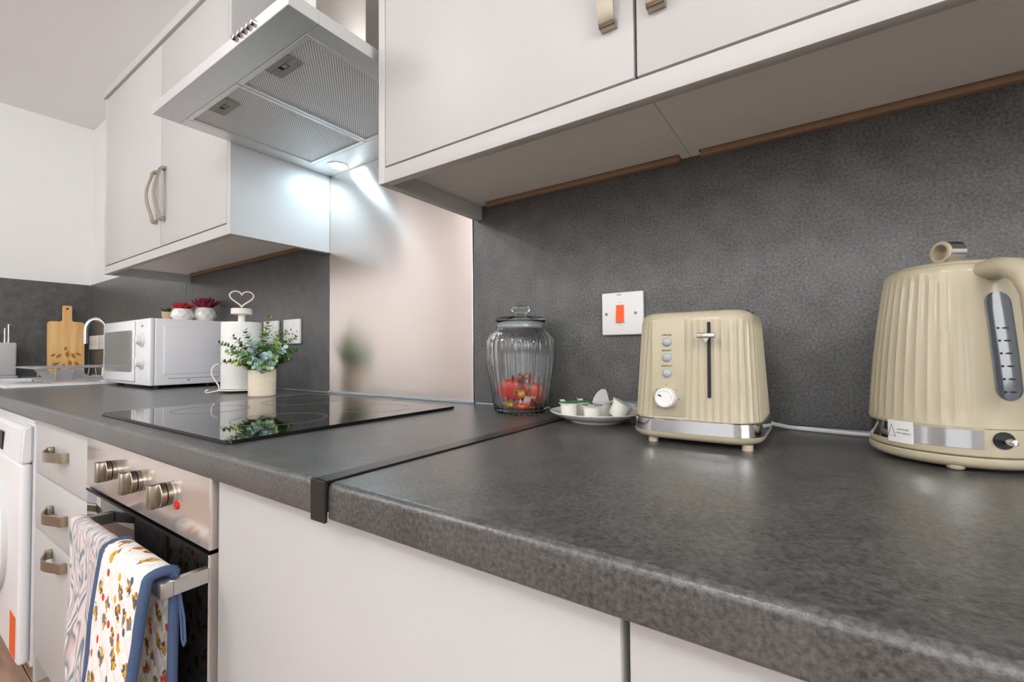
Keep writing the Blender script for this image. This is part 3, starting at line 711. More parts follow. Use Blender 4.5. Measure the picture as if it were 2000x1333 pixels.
def tring(z, hw, yf, yb, rc): return trect(hw, yf, yb, rc, z)
obj('chrome_band', loft([tring(0.9268, 0.0828, -0.2416, TYB+0.0016, 0.038), tring(0.9430, 0.0824, -0.2412, TYB+0.0014, 0.0375), tring(0.9440, 0.0814, -0.2402, TYB+0.0008, 0.0365)]), CHROME, tx)
obj('base_skirt', loft([tring(0.9156, 0.0652, -0.224, TYB-0.016, 0.026), tring(0.9164, 0.0732, -0.232, TYB-0.008, 0.031), tring(0.9185, 0.0794, -0.2382, TYB-0.001, 0.036), tring(0.9220, 0.0828, -0.2416, TYB+0.0018, 0.0385), tring(0.9266, 0.0838, -0.2426, TYB+0.0026, 0.039)]), CREAM, tx)
for fx in (0.1985, 0.3165):
    for fy in (-0.2245, -0.098): obj('foot', cyl((fx, fy, H), (fx, fy, 0.9172), 0.0066, 20), CREAM, tx)
def tface(z): return tw(z)[1]
pz0, pz1, px0, px1 = 0.9480, 1.0790, 0.2025, 0.2455
pb = loft([[(px0, tface(z)-d, z) , (px1, tface(z)-d, z), (px1, tface(z)+0.003, z), (px0, tface(z)+0.003, z)] for z, d in ((pz0, 0.0), (pz0+0.001, 0.0006), (pz1-0.001, 0.0006), (pz1, 0.0))])
cpn = obj('control_panel', pb, CREAM, tx)
tilt = math.atan2(0.006, 0.145)
def tfront(x, z, d): return Matrix.Translation((x, tface(z)-d, z)) @ Matrix.Rotation(PI/2-tilt, 4, 'X')
BTN = mat('button_blue_grey', S(168, 174, 178), 0.22, noise_amt=0.03, coat=0.4)
for z, wd_ in ((1.0478, 'CANCEL'), (1.0268, 'REHEAT'), (1.0058, 'DEFROST')):
    bb = lathe([(0.0, 0.0), (0.0062, 0.0), (0.0062, 0.001), (0.0052, 0.0026), (0.003, 0.0036), (0.0, 0.0039)], n=28)
    bmesh.ops.transform(bb, matrix=tfront(0.2222, z, 0.0006), verts=bb.verts)
    obj('button', bb, BTN, cpn)
    text('lettering', wd_, 0.0036, tfront(0.2222, z+0.0094, 0.0008), INK, cpn)
db = lathe([(0.0, 0.0), (0.0135, 0.0), (0.0132, 0.009), (0.0122, 0.0112), (0.0105, 0.0118), (0.0098, 0.0108), (0.0, 0.0108)], n=40)
bmesh.ops.transform(db, matrix=tfront(0.2212, 0.9725, 0.0006), verts=db.verts)
dl = obj('browning_dial', db, WPLAST, cpn)
pb_ = box(-0.0010, 0.0010, 0.0045, 0.0085, 0.0106, 0.0112)
bmesh.ops.transform(pb_, matrix=tfront(0.2212, 0.9725, 0.0006) @ Matrix.Rotation(math.radians(62), 4, 'Z'), verts=pb_.verts)
obj('pointer', pb_, INK, dl)
for k_, a in (('1', 228), ('2', 186), ('3', 140), ('4', 90), ('5', 40), ('6', -4), ('7', -52)):
    text('numeral', k_, 0.0032, tfront(0.2212+0.0172*math.cos(math.radians(a)), 0.9725+0.0172*math.sin(math.radians(a)), 0.0008), INK, cpn)
# lever slot and lever
sl = prism([(p, q) for p, q in rrect(0.2735, 0.2775, 0.9745, 1.0735, 0.0019, 4)], 'y', -0.0006, 0.003)
for v in sl.verts: v.co.y += tface(v.co.z)+0.0004
obj('lever_slot', sl, BLACK, tx)
LZ = 1.0550
lv = box(0.2645, 0.2865, tface(LZ)-0.022, tface(LZ)-0.012, LZ-0.0035, LZ+0.0030, 0.0018, 3)
cyl((0.2755, tface(LZ)+0.001, LZ), (0.2755, tface(LZ)-0.013, LZ), 0.0018, 12, bm=lv)
prism([(0.2722, LZ-0.0030), (0.2788, LZ-0.0030), (0.2760, LZ-0.0085), (0.2750, LZ-0.0085)], 'y', tface(LZ)-0.019, tface(LZ)-0.014, bm=lv)
obj('lever', lv, CHROME, tx)
for yy in (-0.183, -0.137): obj('bread_slot', box(0.205, 0.316, yy-0.010, yy+0.010, 1.0880, 1.0894), BLACK, tx)
tag(obj('power_cord', tube([(0.318, -0.076, 0.930), (0.330, -0.045, 0.920), (0.350, -0.022, 0.9136), (0.385, -0.030, 0.9136), (0.43, -0.0385, 0.9136), (0.47, -0.041, 0.9136), (0.53, -0.038, 0.9136), (0.60, -0.030, 0.9136), (0.72, -0.026, 0.9136)], 0.0034, 10), WPLAST, None, (0.43, -0.04, H)),
    'white power cord lying along the backsplash between toaster and kettle', 'cord')

# ------------------------------------------------------------------ kettle
KC = (0.5187, -0.146); HA = math.atan2(-0.910, 0.414)        # direction of the handle
def adiff(a, b_): return (a-b_+PI) % (2*PI)-PI
kbse = thing('kettle_stand', 'cream round power stand under the kettle', 'kettle stand', (KC[0], KC[1], H))
obj('plate', lathe([(0.0, 0.9128), (0.060, 0.9128), (0.0700, 0.9142), (0.0752, 0.9175), (0.0768, 0.9212), (0.0766, 0.9246), (0.0752, 0.9256), (0.0, 0.9256)], KC, 72), CREAM, kbse)
for a in (HA-0.58, HA-0.58+2.1, HA-0.58-2.1):
    fx, fy = KC[0]+0.0655*math.cos(a), KC[1]+0.0655*math.sin(a)
    obj('foot', lathe([(0.0, H), (0.0045, H+0.0003), (0.0068, H+0.0016), (0.0078, 0.9135), (0.0078, 0.9160)], (fx, fy), 20), CREAM, kbse)
kt = thing('kettle', 'cream ribbed kettle with chrome band, ring lid knob and water gauge', 'kettle', (KC[0], KC[1], 0.9262))
def kR(z):
    u = (z-0.956)/(1.118-0.956); return 0.0762-0.0150*u-0.0026*u*u+0.0016*math.sin(PI*min(max(u, 0), 1))
def krib(r, a, z):
    if z < 0.9575 or z > 1.117: return r
    d = abs(adiff(a, HA)); f_ = min(1.0, max(0.0, (d-0.36)/0.10))
    e_ = min(1.0, (z-0.9575)/0.004, (1.117-z)/0.004)
    return r-0.0011*f_*e_*abs(math.sin(a*22.0))**0.8
prof = [(0.0, 0.9262), (0.073, 0.9262), (0.0750, 0.9278), (0.0755, 0.9320), (0.0755, 0.9336), (0.0752, 0.9545), (0.0762, 0.9558)]
prof += [(kR(z), z) for z in (0.957, 0.962, 0.975, 0.99, 1.01, 1.03, 1.05, 1.07, 1.09, 1.105, 1.113, 1.1175)]
prof += [(kR(1.1175)-0.0004, 1.1200), (kR(1.1175)-0.0022, 1.1235), (kR(1.1175)-0.006, 1.1262), (kR(1.1175)-0.009, 1.1272)]
obj('body', lathe(prof, KC, 264, rf=krib), CREAM, kt, ang=30)
obj('lid', lathe([(0.0, 1.1275), (0.0485, 1.1275), (0.0488, 1.1290), (0.040, 1.1318), (0.022, 1.1345), (0.0, 1.1352)], KC, 64), CREAM, kt)
def arc_band(r0_, r1_, z0, z1, a0, a1, n=96):
    return lathe([(r0_, z0), (r1_, z0+0.0006), (r1_, z1-0.0006), (r0_, z1)], KC, n, a0, a1, close_prof=True)
obj('chrome_band', arc_band(0.0750, 0.0764, 0.9342, 0.9540, HA+0.30-2*PI+0.0, HA-0.30), CHROME, kt)
# ring knob
ax = Vector((-0.814, -0.580, 0)).normalized(); kc3 = Vector((KC[0], KC[1], 1.1473)); side = Vector((-ax.y, ax.x, 0))
def ringknob(r_in, r_out, h0, h1):
    R = []
    for i in range(40):
        a = 2*PI*i/40; d_ = side*math.cos(a)+Vector((0, 0, 1))*math.sin(a)
        R.append([kc3+d_*r_in+ax*h0, kc3+d_*r_out+ax*h0, kc3+d_*r_out+ax*h1, kc3+d_*r_in+ax*h1])
    return loft(R, closed=True)
kn = obj('lid_knob', ringknob(0.0090, 0.0118, -0.010, 0.010), CREAM, kt)
obj('knob_trim', ringknob(0.0119, 0.0128, -0.0095, 0.0075), CHROME, kn)
# handle
hv = Vector((math.cos(HA), math.sin(HA), 0))
hp = [(0.040, 1.1120), (0.052, 1.1165), (0.066, 1.1180), (0.082, 1.1150), (0.097, 1.1050), (0.106, 1.0880), (0.109, 1.0650), (0.110, 1.0380), (0.110, 1.0120), (0.108, 0.9950), (0.1065, 0.9860), (0.1060, 0.9830)]
obj('handle', tube([Vector((KC[0], KC[1], 0))+hv*p+Vector((0, 0, q)) for p, q in hp], 0.0135, 20, ry=0.0095, up=(0, 0, 1), radii=[1.15, 1.2, 1.15, 1.05, 1, 1, 1, 1, 0.98, 0.92, 0.75, 0.35]), CREAM, kt, ang=60)
# water gauge: a curved window with rounded ends on the flat sector below the handle
def gauge_bm(hw_, z0, z1, off, th):
    bm = bmesh.new(); nz, na = 48, 12; front = []; back = []
    for i in range(nz+1):
        z = z0+(z1-z0)*(0.5-0.5*math.cos(PI*i/nz)); e_ = min(z-z0, z1-z); ww = hw_ if e_ > hw_ else math.sqrt(max(hw_*hw_-(hw_-e_)**2, 1e-8))
        for lst, o_ in ((front, off+th), (back, off)):
            row_ = []
            for j in range(na+1):
                a = HA+(ww*(2*j/na-1))/kR(z); R = kR(z)+o_-(0.0006 if lst is front and j in (0, na) else 0)
                row_.append(bm.verts.new((KC[0]+R*math.cos(a), KC[1]+R*math.sin(a), z)))
            lst.append(row_)
    for g_ in (front, back):
        for i in range(nz):
            for j in range(na): bm.faces.new((g_[i][j], g_[i][j+1], g_[i+1][j+1], g_[i+1][j]))
    for i in range(nz):
        for j in (0, na): bm.faces.new((front[i][j], front[i+1][j], back[i+1][j], back[i][j]))
    for i in (0, nz):
        for j in range(na): bm.faces.new((front[i][j], front[i][j+1], back[i][j+1], back[i][j]))
    return bm
gw = obj('water_gauge', gauge_bm(0.0118, 0.984, 1.094, -0.001, 0.0022), GAUGE, kt)
for i in range(6):
    z = 0.9925+0.0128*i
    for a_, w_, h_ in ((-0.0045, 0.0011, 0.0011), (0.0020, 0.0030, 0.0009)):
        a = HA+a_/kR(z); p = Vector((KC[0]+(kR(z)+0.0013)*math.cos(a), KC[1]+(kR(z)+0.0013)*math.sin(a), z)); tn = Vector((-math.sin(a), math.cos(a), 0)); nr = Vector((math.cos(a), math.sin(a), 0))
        bm = loft([[p+tn*(w_*math.cos(q*PI/6))+Vector((0, 0, h_*math.sin(q*PI/6)))+nr*o_ for q in range(12)] for o_ in (-0.0006, 0.0003)])
        obj('gauge_mark', bm, BLACK, gw)
# on/off switch at the foot of the handle
sc = Vector((KC[0], KC[1], 0.9445)); a = HA-0.10; nr = Vector((math.cos(a), math.sin(a), 0))
obj('switch_recess', cyl(sc+nr*0.0740, sc+nr*0.0768, 0.0085, 28), BLACK, kt)
sw_ = obj('switch_lever', cyl(sc+nr*0.0760, sc+nr*0.0900, 0.0032, 16, bev=0.0008), CHROME, kt)
# warning sticker on the band
sa0 = HA-1.27; sa1 = sa0+0.355
stk = lathe([(0.0764, 0.9318), (0.0768, 0.9318), (0.0768, 0.9560), (0.0764, 0.9560)], KC, 14, sa0-0.10, sa1-0.10, close_prof=True)
so = obj('warning_sticker', stk, WPLAST, kt)
def kmark(da, z, wd_, ht):
    a = sa0-0.10+da; return lathe([(0.0768, z), (0.07705, z), (0.07705, z+ht), (0.0768, z+ht)], KC, 3, a, a+wd_, close_prof=True)
def on_kettle(a, z): # local x along the band, y up
    R = 0.07695
    p = Vector((KC[0]+R*math.cos(a), KC[1]+R*math.sin(a), z)); tn = Vector((-math.sin(a), math.cos(a), 0)); nr = Vector((math.cos(a), math.sin(a), 0))
    m_ = Matrix((tn, Vector((0, 0, 1)), nr)).transposed().to_4x4(); m_.translation = p; return m_
text('lettering', 'CAUTION', 0.0026, on_kettle(sa0-0.10+0.225, 0.9465), INKG, so)
text('lettering', 'HOT SURFACE', 0.0022, on_kettle(sa0-0.10+0.235, 0.9425), INKG, so)
m_ = on_kettle(sa0-0.10+0.065, 0.9432)
tri = [Vector((-0.0045, -0.005, 0)), Vector((0.0045, -0.005, 0)), Vector((0, 0.008, 0))]
obj('warning_triangle', tube([m_ @ v for v in tri], 0.0004, 6, closed=True), INKG, so)

# ------------------------------------------------------------------ glass jar with sweets
JC = (-0.1215, -0.0752)
jar = thing('sweet_jar', 'ribbed clear glass jar with round-knobbed glass lid', 'jar', (JC[0], JC[1], H))
def jrib(r, a, z):
    if z < 0.918 or z > 1.078: return r
    return r*(1-0.024*(0.5-0.5*math.cos(a*32)))
outer = [(0.0, H+0.0005), (0.046, H+0.0005), (0.0545, 0.9125), (0.0572, 0.918), (0.0592, 0.930), (0.0648, 0.960), (0.0700, 0.995), (0.0732, 1.025), (0.0738, 1.045), (0.0718, 1.060), (0.0655, 1.072), (0.0560, 1.079), (0.0505, 1.082), (0.0492, 1.086), (0.0492, 1.096), (0.0520, 1.099)]
inner = [(0.0490, 1.0990), (0.0462, 1.096), (0.0462, 1.085), (0.0525, 1.0762), (0.0620, 1.069), (0.0682, 1.0575), (0.0690, 1.045), (0.0684, 1.025), (0.0652, 0.995), (0.0600, 0.960), (0.0546, 0.930), (0.0505, 0.919), (0.040, 0.9145), (0.0, 0.9140)]
bm = lathe([(p[0], p[1]) for p in outer+inner], JC, 320, rf=lambda r, a, z: jrib(r, a, z) if (r, z) not in inner else r, caps=False)
obj('glass_body', bm, GLASS, jar, ang=50)
obj('lid', lathe([(0.0, 1.1005), (0.0545, 1.1005), (0.0550, 1.1030), (0.0520, 1.1060), (0.030, 1.1085), (0.0135, 1.1105), (0.0105, 1.1135), (0.0125, 1.1165), (0.0182, 1.1205), (0.0196, 1.1255), (0.0165, 1.1310), (0.009, 1.1342), (0.0, 1.1350)], JC, 56), GLASS, jar, ang=50)
obj('lid_seal', lathe([(0.0440, 1.0870), (0.0458, 1.0870), (0.0458, 1.1000), (0.0440, 1.1000)], JC, 56, close_prof=True), SEAL, jar)
e1 = Vector((0.835, 0.550, 0)); e2 = Vector((0.550, -0.835, 0))
def sweet(kind, size, m, pos, rot, label, group='wrapped sweets in the glass jar'):
    t = thing('wrapped_sweet', label, 'sweet', (0, 0, 0), group); sx_, sy_, sz_ = size
    bm = bmesh.new(); bmesh.ops.create_icosphere(bm, subdivisions=3, radius=1.0)
    for v in bm.verts:
        c = v.co; k_ = 3.2 if kind == 'pack' else 2.0
        rr_ = (abs(c.x)**k_+abs(c.y)**k_+abs(c.z)**k_)**(-1/k_); c *= rr_
        c *= 1+0.07*noise.noise(c*2.6+Vector(pos)*50)
        v.co = Vector((c.x*sx_, c.y*sy_, c.z*sz_))
    obj('body', bm, m, t, ang=60)
    for sg in (-1, 1):
        R = []
        for s_, (wx, wy) in ((0.93, (0.30, 0.35)), (1.02, (0.24, 0.24)), (1.22, (0.75, 0.5)), (1.42, (1.0, 0.22))):
            if kind == 'pack' : s_, wx, wy = 0.80+(s_-0.93)*0.75, 0.85, max(0.05, 0.5-(s_-0.93)*1.1)
            R.append([(sg*sx_*s_, sy_*wx*math.cos(2*PI*q/14)*(1+0.10*math.cos(5*q)), sz_*wy*math.sin(2*PI*q/14)*(1+0.15*math.sin(3*q))) for q in range(14)])
        obj('wrapper_end', loft(R), m, t, ang=60)
    t.location = Vector((JC[0], JC[1], 0))+e1*pos[0]+e2*pos[1]+Vector((0, 0, pos[2])); t.rotation_euler = rot
    return t
az = math.atan2(e1.y, e1.x)
sweet('pack', (0.0230, 0.0095, 0.0215), REDW, (-0.0215, 0.0110, 0.9580), (0.15, 0.25, az+0.15), 'large bright red wrapped sweet at the left of the glass jar')
sweet('pack', (0.0200, 0.0080, 0.0130), ORW, (0.0295, 0.0080, 0.9520), (0.1, 1.45, az+0.2), 'tall orange-red wrapped sweet at the right of the glass jar')
sweet('twist', (0.0130, 0.0100, 0.0100), GOLDW, (0.0005, 0.0200, 0.9500), (0.3, 0.5, az), 'gold wrapped sweet at the front middle of the jar')
sweet('twist', (0.0135, 0.0090, 0.0090), PINKW, (0.0105, 0.0270, 0.9360), (0.4, -0.5, az+0.2), 'clear pink wrapped sweet low in the middle of the jar')
sweet('twist', (0.0140, 0.0085, 0.0085), ORW, (0.0030, 0.0300, 0.9240), (0.0, 0.05, az), 'flat orange wrapped sweet on the bottom of the jar')
sweet('twist', (0.0120, 0.0090, 0.0090), GOLDW, (-0.0220, 0.0220, 0.9265), (0.2, 0.3, az+0.5), 'gold wrapped sweet at the bottom left of the jar')
sweet('twist', (0.0120, 0.0095, 0.0095), BROWNW, (0.0050, -0.0080, 0.9820), (0.2, 0.1, az+0.1), 'amber-brown wrapped sweet on top of the pile in the jar')
sweet('twist', (0.0120, 0.0090, 0.0090), PINKW, (0.0230, -0.0120, 0.9760), (0.5, 0.9, az-0.4), 'pale pink wrapped sweet behind the tall orange one')
sweet('pack', (0.0190, 0.0090, 0.0140), REDW, (0.0000, -0.0220, 0.9420), (0.2, 0.1, az), 'dark red wrapped sweet hidden at the back of the jar')
sweet('twist', (0.0130, 0.0095, 0.0095), BROWNW, (0.0260, 0.0060, 0.9265), (0.1, 0.1, az+1.0), 'brown wrapped sweet at the bottom right of the jar')

# ------------------------------------------------------------------ plate with milk pots
PC = (0.0574, -0.1006)
pl = lathe([(0.0, H+0.003), (0.040, H+0.003), (0.0425, H+0.0002), (0.0450, H+0.0002), (0.0460, H+0.0030), (0.060, H+0.0062), (0.0760, H+0.0135), (0.0828, H+0.0178), (0.0836, H+0.0188), (0.0826, H+0.0196), (0.0755, H+0.0158), (0.060, H+0.0090), (0.046, H+0.0060), (0.0, H+0.0058)], PC, 72)
tag(obj('plate', pl, CERAM, None, (PC[0], PC[1], H)), 'small white round plate holding milk pots', 'plate')
mp0 = thing('milk_pot', 'milk pot', 'milk pot', (0, 0, 0), 'single-serve milk pots on the plate')
obj('cup', lathe([(0.0, 0.0), (0.0128, 0.0), (0.0136, 0.0012), (0.0152, 0.0245), (0.0182, 0.0250), (0.0182, 0.0262), (0.0150, 0.0262), (0.0, 0.0258)], n=36), POTCUP, mp0)
lidb = lathe([(0.0, 0.0264), (0.0184, 0.0264), (0.0186, 0.0270), (0.0, 0.0272)], n=36)
lid0 = obj('foil_lid', lidb, FOILW, mp0)
tabb = loft([[(x_, -0.005, z_), (x_, 0.005, z_), (x_, 0.005, z_+0.0004), (x_, -0.005, z_+0.0004)] for x_, z_ in ((0.0165, 0.0264), (0.0215, 0.0272), (0.0245, 0.0295))])
obj('lid_tab', tabb, FOILW, mp0)
PLZ = H+0.0063
spots = [((0.0204, -0.1360), 0, 0, 2.6, 'white milk pot with green foil lid at the left of the plate', FOILG, False),
         ((0.0240, -0.0990), 0, 0, 2.0, 'white milk pot tucked behind the green-lidded one', FOILG, False),
         ((0.0655, -0.1365), 0, 0, -1.2, 'white milk pot with pale teal lid at the front of the plate', FOILT, True),
         ((0.0600, -0.0800), 0, 0, 0.8, 'white milk pot standing at the back of the plate', FOILW, True),
         ((0.0985, -0.1130), 0, 0.5, 0.3, 'tilted white milk pot leaning near the toaster', FOILW, False),
         ((0.1120, -0.0760), 0, 0, 1.0, 'white milk pot at the right of the plate beside the toaster', FOILT, False)]
for i, (xy, rx, ry_, rz, lab, lm_, peel) in enumerate(spots):
    o = mp0 if i == 0 else copy_tree(mp0)
    zz = PLZ + (0.0072 if ry_ else 0.0) + (0.0018 if math.hypot(xy[0]-PC[0], xy[1]-PC[1]) > 0.045 else 0)
    o.location = (xy[0], xy[1], zz); o.rotation_euler = (rx, ry_, rz); o['label'] = lab
    for ch in o.children:
        if ch.name.startswith('foil_lid'):
            ch.data = ch.data.copy(); ch.data.materials[0] = lm_
# peeled foil flaps standing up behind the front pots
def flap(parent, pts, wd_):
    R = []
    for (x_, y_, z_), w_ in zip(pts, wd_):
        R.append([(x_-w_, y_, z_), (x_+w_, y_, z_), (x_+w_, y_+0.0006, z_+0.0003), (x_-w_, y_+0.0006, z_+0.0003)])
    return loft(R)
for par, pts, wd_ in ((bpy.data.objects['milk_pot.003'], [(0, 0.006, 0.0272), (0.002, 0.010, 0.034), (0.005, 0.013, 0.042), (0.009, 0.016, 0.048)], (0.016, 0.014, 0.010, 0.004)),
                      (bpy.data.objects['milk_pot.001'], [(0.004, 0.002, 0.0272), (0.004, 0.004, 0.031), (0.003, 0.006, 0.034)], (0.015, 0.012, 0.006))):
    OFF[par] = Vector((0, 0, 0)); obj('peeled_foil', flap(par, pts, wd_), FOILW, par)

# ------------------------------------------------------------------ potted plant
PT = (-0.999, -0.1619)
pp = thing('potted_plant', 'leafy eucalyptus sprigs in a pale wooden pot beside the hob', 'plant', (PT[0], PT[1], H))
obj('pot', lathe([(0.0, H), (0.0360, H), (0.0372, H+0.0015), (0.0382, H+0.0765), (0.0375, H+0.078), (0.0345, H+0.078), (0.0340, H+0.066), (0.0, H+0.066)], PT, 48), POTW, pp)
obj('soil', lathe([(0.0, H+0.072), (0.0335, H+0.070), (0.0335, H+0.0665), (0.0, H+0.0665)], PT, 28), SOIL, pp)
def leaf_geo(bm, base, d, up, ln, wd_, mi):
    s = d.cross(up).normalized(); n_ = s.cross(d).normalized(); vs = []
    for (f_, w_, h_) in ((0.0, 0.0, 0), (0.22, 0.72, 0.03), (0.52, 1.0, 0.08), (0.80, 0.72, 0.05), (1.0, 0.0, -0.02)):
        p = base+d*(ln*f_)+n_*(ln*h_)
        if w_ == 0: vs.append((bm.verts.new(p),))
        else: vs.append((bm.verts.new(p+s*wd_*w_+n_*ln*0.06), bm.verts.new(p-n_*ln*0.03), bm.verts.new(p-s*wd_*w_+n_*ln*0.06)))
    fs = [(vs[0][0], vs[1][0], vs[1][1]), (vs[0][0], vs[1][1], vs[1][2])]
    for A, B in ((vs[1], vs[2]), (vs[2], vs[3])): fs += [(A[0], B[0], B[1], A[1]), (A[1], B[1], B[2], A[2])]
    fs += [(vs[3][0], vs[4][0], vs[3][1]), (vs[3][1], vs[4][0], vs[3][2])]
    for f_ in fs:
        q = bm.faces.new(f_); q.material_index = mi
ALLM = LEAFS+[STEM]
rnd = random.Random(21)
vdir = Vector((-0.89, 0.45, 0)).normalized(); vrt = Vector((0.45, 0.89, 0)).normalized()   # plant's depth and width axes as the sprigs splay
def sprig(end, sag, nl, pal, lsz, taper=0.75):
    bm = bmesh.new(); P0 = Vector((PT[0]+rnd.uniform(-.015, .015), PT[1]+rnd.uniform(-.015, .015), H+0.070)); E = Vector(end)
    C_ = P0.lerp(E, 0.45)+Vector((0, 0, sag)); pts = []
    for i in range(11):
        t = i/10; pts.append(P0*(1-t)**2+C_*(2*t*(1-t))+E*t*t)
    tube(pts, 0.0010, 5, bm=bm)
    for f_ in bm.faces: f_.material_index = len(LEAFS)
    for i in range(nl):
        t = 0.22+0.78*i/(nl-1); k_ = min(int(t*10), 9); p = pts[k_].lerp(pts[k_+1], t*10-k_); tg = (pts[k_+1]-pts[k_]).normalized()
        ph = i*PI/2+rnd.uniform(-.4, .4); a_ = tg.orthogonal().normalized(); b_ = tg.cross(a_)
        for sg in (-1, 1):
            sd = (a_*math.cos(ph)+b_*math.sin(ph))*sg
            d = (sd+tg*rnd.uniform(0.25, 0.6)+Vector((0, 0, 0.12))).normalized(); sz = lsz*(1-taper*t*0.75)*rnd.uniform(0.85, 1.15)
            upv = (tg+Vector((rnd.uniform(-.3, .3), rnd.uniform(-.3, .3), 0.5))).normalized()
            leaf_geo(bm, p+sd*0.001, d, upv, sz, sz*0.48, rnd.choice(pal))
    obj('sprig', bm, ALLM, pp, ang=80)
def pt3(a, z, d=0.0): return (PT[0]+vrt.x*a+vdir.x*d, PT[1]+vrt.y*a+vdir.y*d, z)
for end, sag, nl, pal, lsz in [
    (pt3(-0.108, 1.066), 0.030, 11, (0, 2, 2, 5), 0.020), (pt3(-0.100, 1.012), 0.022, 10, (2, 2, 3, 5), 0.019), (pt3(-0.085, 1.040, -0.03), 0.03, 10, (0, 2, 1), 0.022),
    (pt3(-0.045, 1.105), 0.02, 9, (0, 5, 1), 0.021), (pt3(-0.030, 1.075, -0.05), 0.02, 9, (0, 4, 4), 0.025), (pt3(0.018, 1.145), 0.015, 12, (2, 1, 3), 0.021),
    (pt3(0.010, 1.095, 0.03), 0.015, 9, (0, 4, 0), 0.024), (pt3(0.045, 1.100), 0.02, 10, (3, 2, 0), 0.021), (pt3(0.090, 1.085), 0.025, 11, (1, 1, 3), 0.021),
    (pt3(0.098, 1.045), 0.030, 11, (1, 5, 1), 0.020), (pt3(0.080, 1.015), 0.022, 10, (1, 5, 1, 3), 0.019), (pt3(0.055, 1.050, -0.05), 0.02, 9, (0, 4, 4, 0), 0.026),
    (pt3(0.015, 1.030, -0.06), 0.02, 8, (4, 0, 4), 0.026), (pt3(-0.030, 1.015, -0.055), 0.02, 8, (0, 4, 5), 0.024), (pt3(-0.062, 1.005, -0.03), 0.02, 8, (2, 3, 1), 0.021),
    (pt3(0.035, 1.020, -0.055), 0.015, 7, (3, 0, 4), 0.024), (pt3(0.060, 1.065, 0.04), 0.02, 9, (1, 5), 0.022), (pt3(-0.06, 1.06, 0.045), 0.02, 9, (0, 5, 2), 0.021),
    (pt3(-0.050, 1.035, -0.05), 0.02, 9, (2, 0, 1), 0.022), (pt3(0.045, 1.065, -0.04), 0.02, 9, (1, 3, 0), 0.023), (pt3(0.0, 1.10, -0.02), 0.01, 9, (0, 4, 2), 0.023),
    (pt3(-0.075, 1.085, 0.01), 0.02, 9, (2, 0), 0.018), (pt3(0.065, 1.10, -0.01), 0.02, 9, (1, 1, 3), 0.019), (pt3(0.025, 1.00, -0.065), 0.02, 7, (0, 3, 4), 0.023), (pt3(-0.015, 1.00, -0.065), 0.02, 7, (0, 4, 0), 0.025),
    (pt3(-0.010, 1.060, -0.03), 0.01, 8, (0, 0, 4, 1), 0.025), (pt3(0.070, 1.030, -0.02), 0.02, 9, (1, 1, 5), 0.021)]:
    sprig(end, sag, nl+2, pal, lsz*1.2)

# ------------------------------------------------------------------ kitchen-roll holder
KR = (-1.2005, -0.1290)
kh = thing('paper_roll_holder', 'white wire kitchen-roll holder with a heart on top', 'roll holder', (KR[0], KR[1], H))
s_ = Vector((0.42, 0.907, 0)).normalized()
hpts = []
for i in range(36):
    t = 2*PI*i/36; hx = 16*math.sin(t)**3; hz = 13*math.cos(t)-5*math.cos(2*t)-2*math.cos(3*t)-math.cos(4*t)
    hpts.append(Vector((KR[0], KR[1], 1.2225))+s_*(hx/16*0.0345)+Vector((0, 0, hz/17*0.031)))
obj('post', lathe([(0.0, 0.922), (0.0105, 0.922), (0.0105, 1.168), (0.0, 1.168)], KR, 20), PAINTW, kh)
obj('top_disc', lathe([(0.0, 1.1672), (0.0300, 1.1672), (0.0315, 1.1690), (0.0315, 1.1845), (0.0300, 1.1865), (0.0, 1.1870)], KR, 36), PAINTW, kh)
obj('heart', tube(hpts, 0.0024, 8, closed=True), PAINTW, kh)
obj('base_plate', lathe([(0.0, 0.9165), (0.066, 0.9165), (0.068, 0.918), (0.066, 0.9205), (0.0, 0.9215)], KR, 44), PAINTW, kh)
side_v = -s_
def curl(dirv):
    b_ = Vector((KR[0], KR[1], 0)); up = Vector((0, 0, 1))
    return [b_+dirv*q+up*z for q, z in ((0.050, 0.9155), (0.066, 0.9160), (0.080, 0.9150), (0.090, 0.9125), (0.097, 0.9125), (0.100, 0.9165), (0.097, 0.9205), (0.091, 0.9205))]
for a in (0, 2*PI/3, 4*PI/3):
    d = Matrix.Rotation(a, 3, 'Z') @ Vector((-0.26, -0.965, 0)); obj('scroll_foot', tube(curl(d), 0.0024, 8), PAINTW, kh)
b_ = Vector((KR[0], KR[1], 0)); d = Vector((-0.42, -0.907, 0))
arm = [b_+d*q+Vector((0, 0, z)) for q, z in ((0.061, 0.921), (0.064, 0.935), (0.073, 0.950), (0.082, 0.968), (0.083, 0.986), (0.075, 0.999), (0.064, 1.003))]
obj('retaining_arm', tube(arm, 0.0022, 8), PAINTW, kh)
prl = lathe([(0.0125, 0.9225), (0.0575, 0.9225), (0.0585, 0.9240), (0.0585, 1.1385), (0.0575, 1.1400), (0.0125, 1.1400)], KR, 56, close_prof=True)
sht = loft([[Vector((KR[0], KR[1], z))+Vector((math.cos(a)*R, math.sin(a)*R, 0)) for (a, R) in ((0.9, 0.0586), (0.75, 0.0605), (0.6, 0.064), (0.6, 0.0645), (0.75, 0.0612), (0.9, 0.0590))] for z in (0.924, 1.1385)], bm=prl)
tag(obj('paper_roll', sht, PAPER, None, (KR[0], KR[1], 0.922)), 'white kitchen paper roll on the heart-topped holder', 'paper roll')

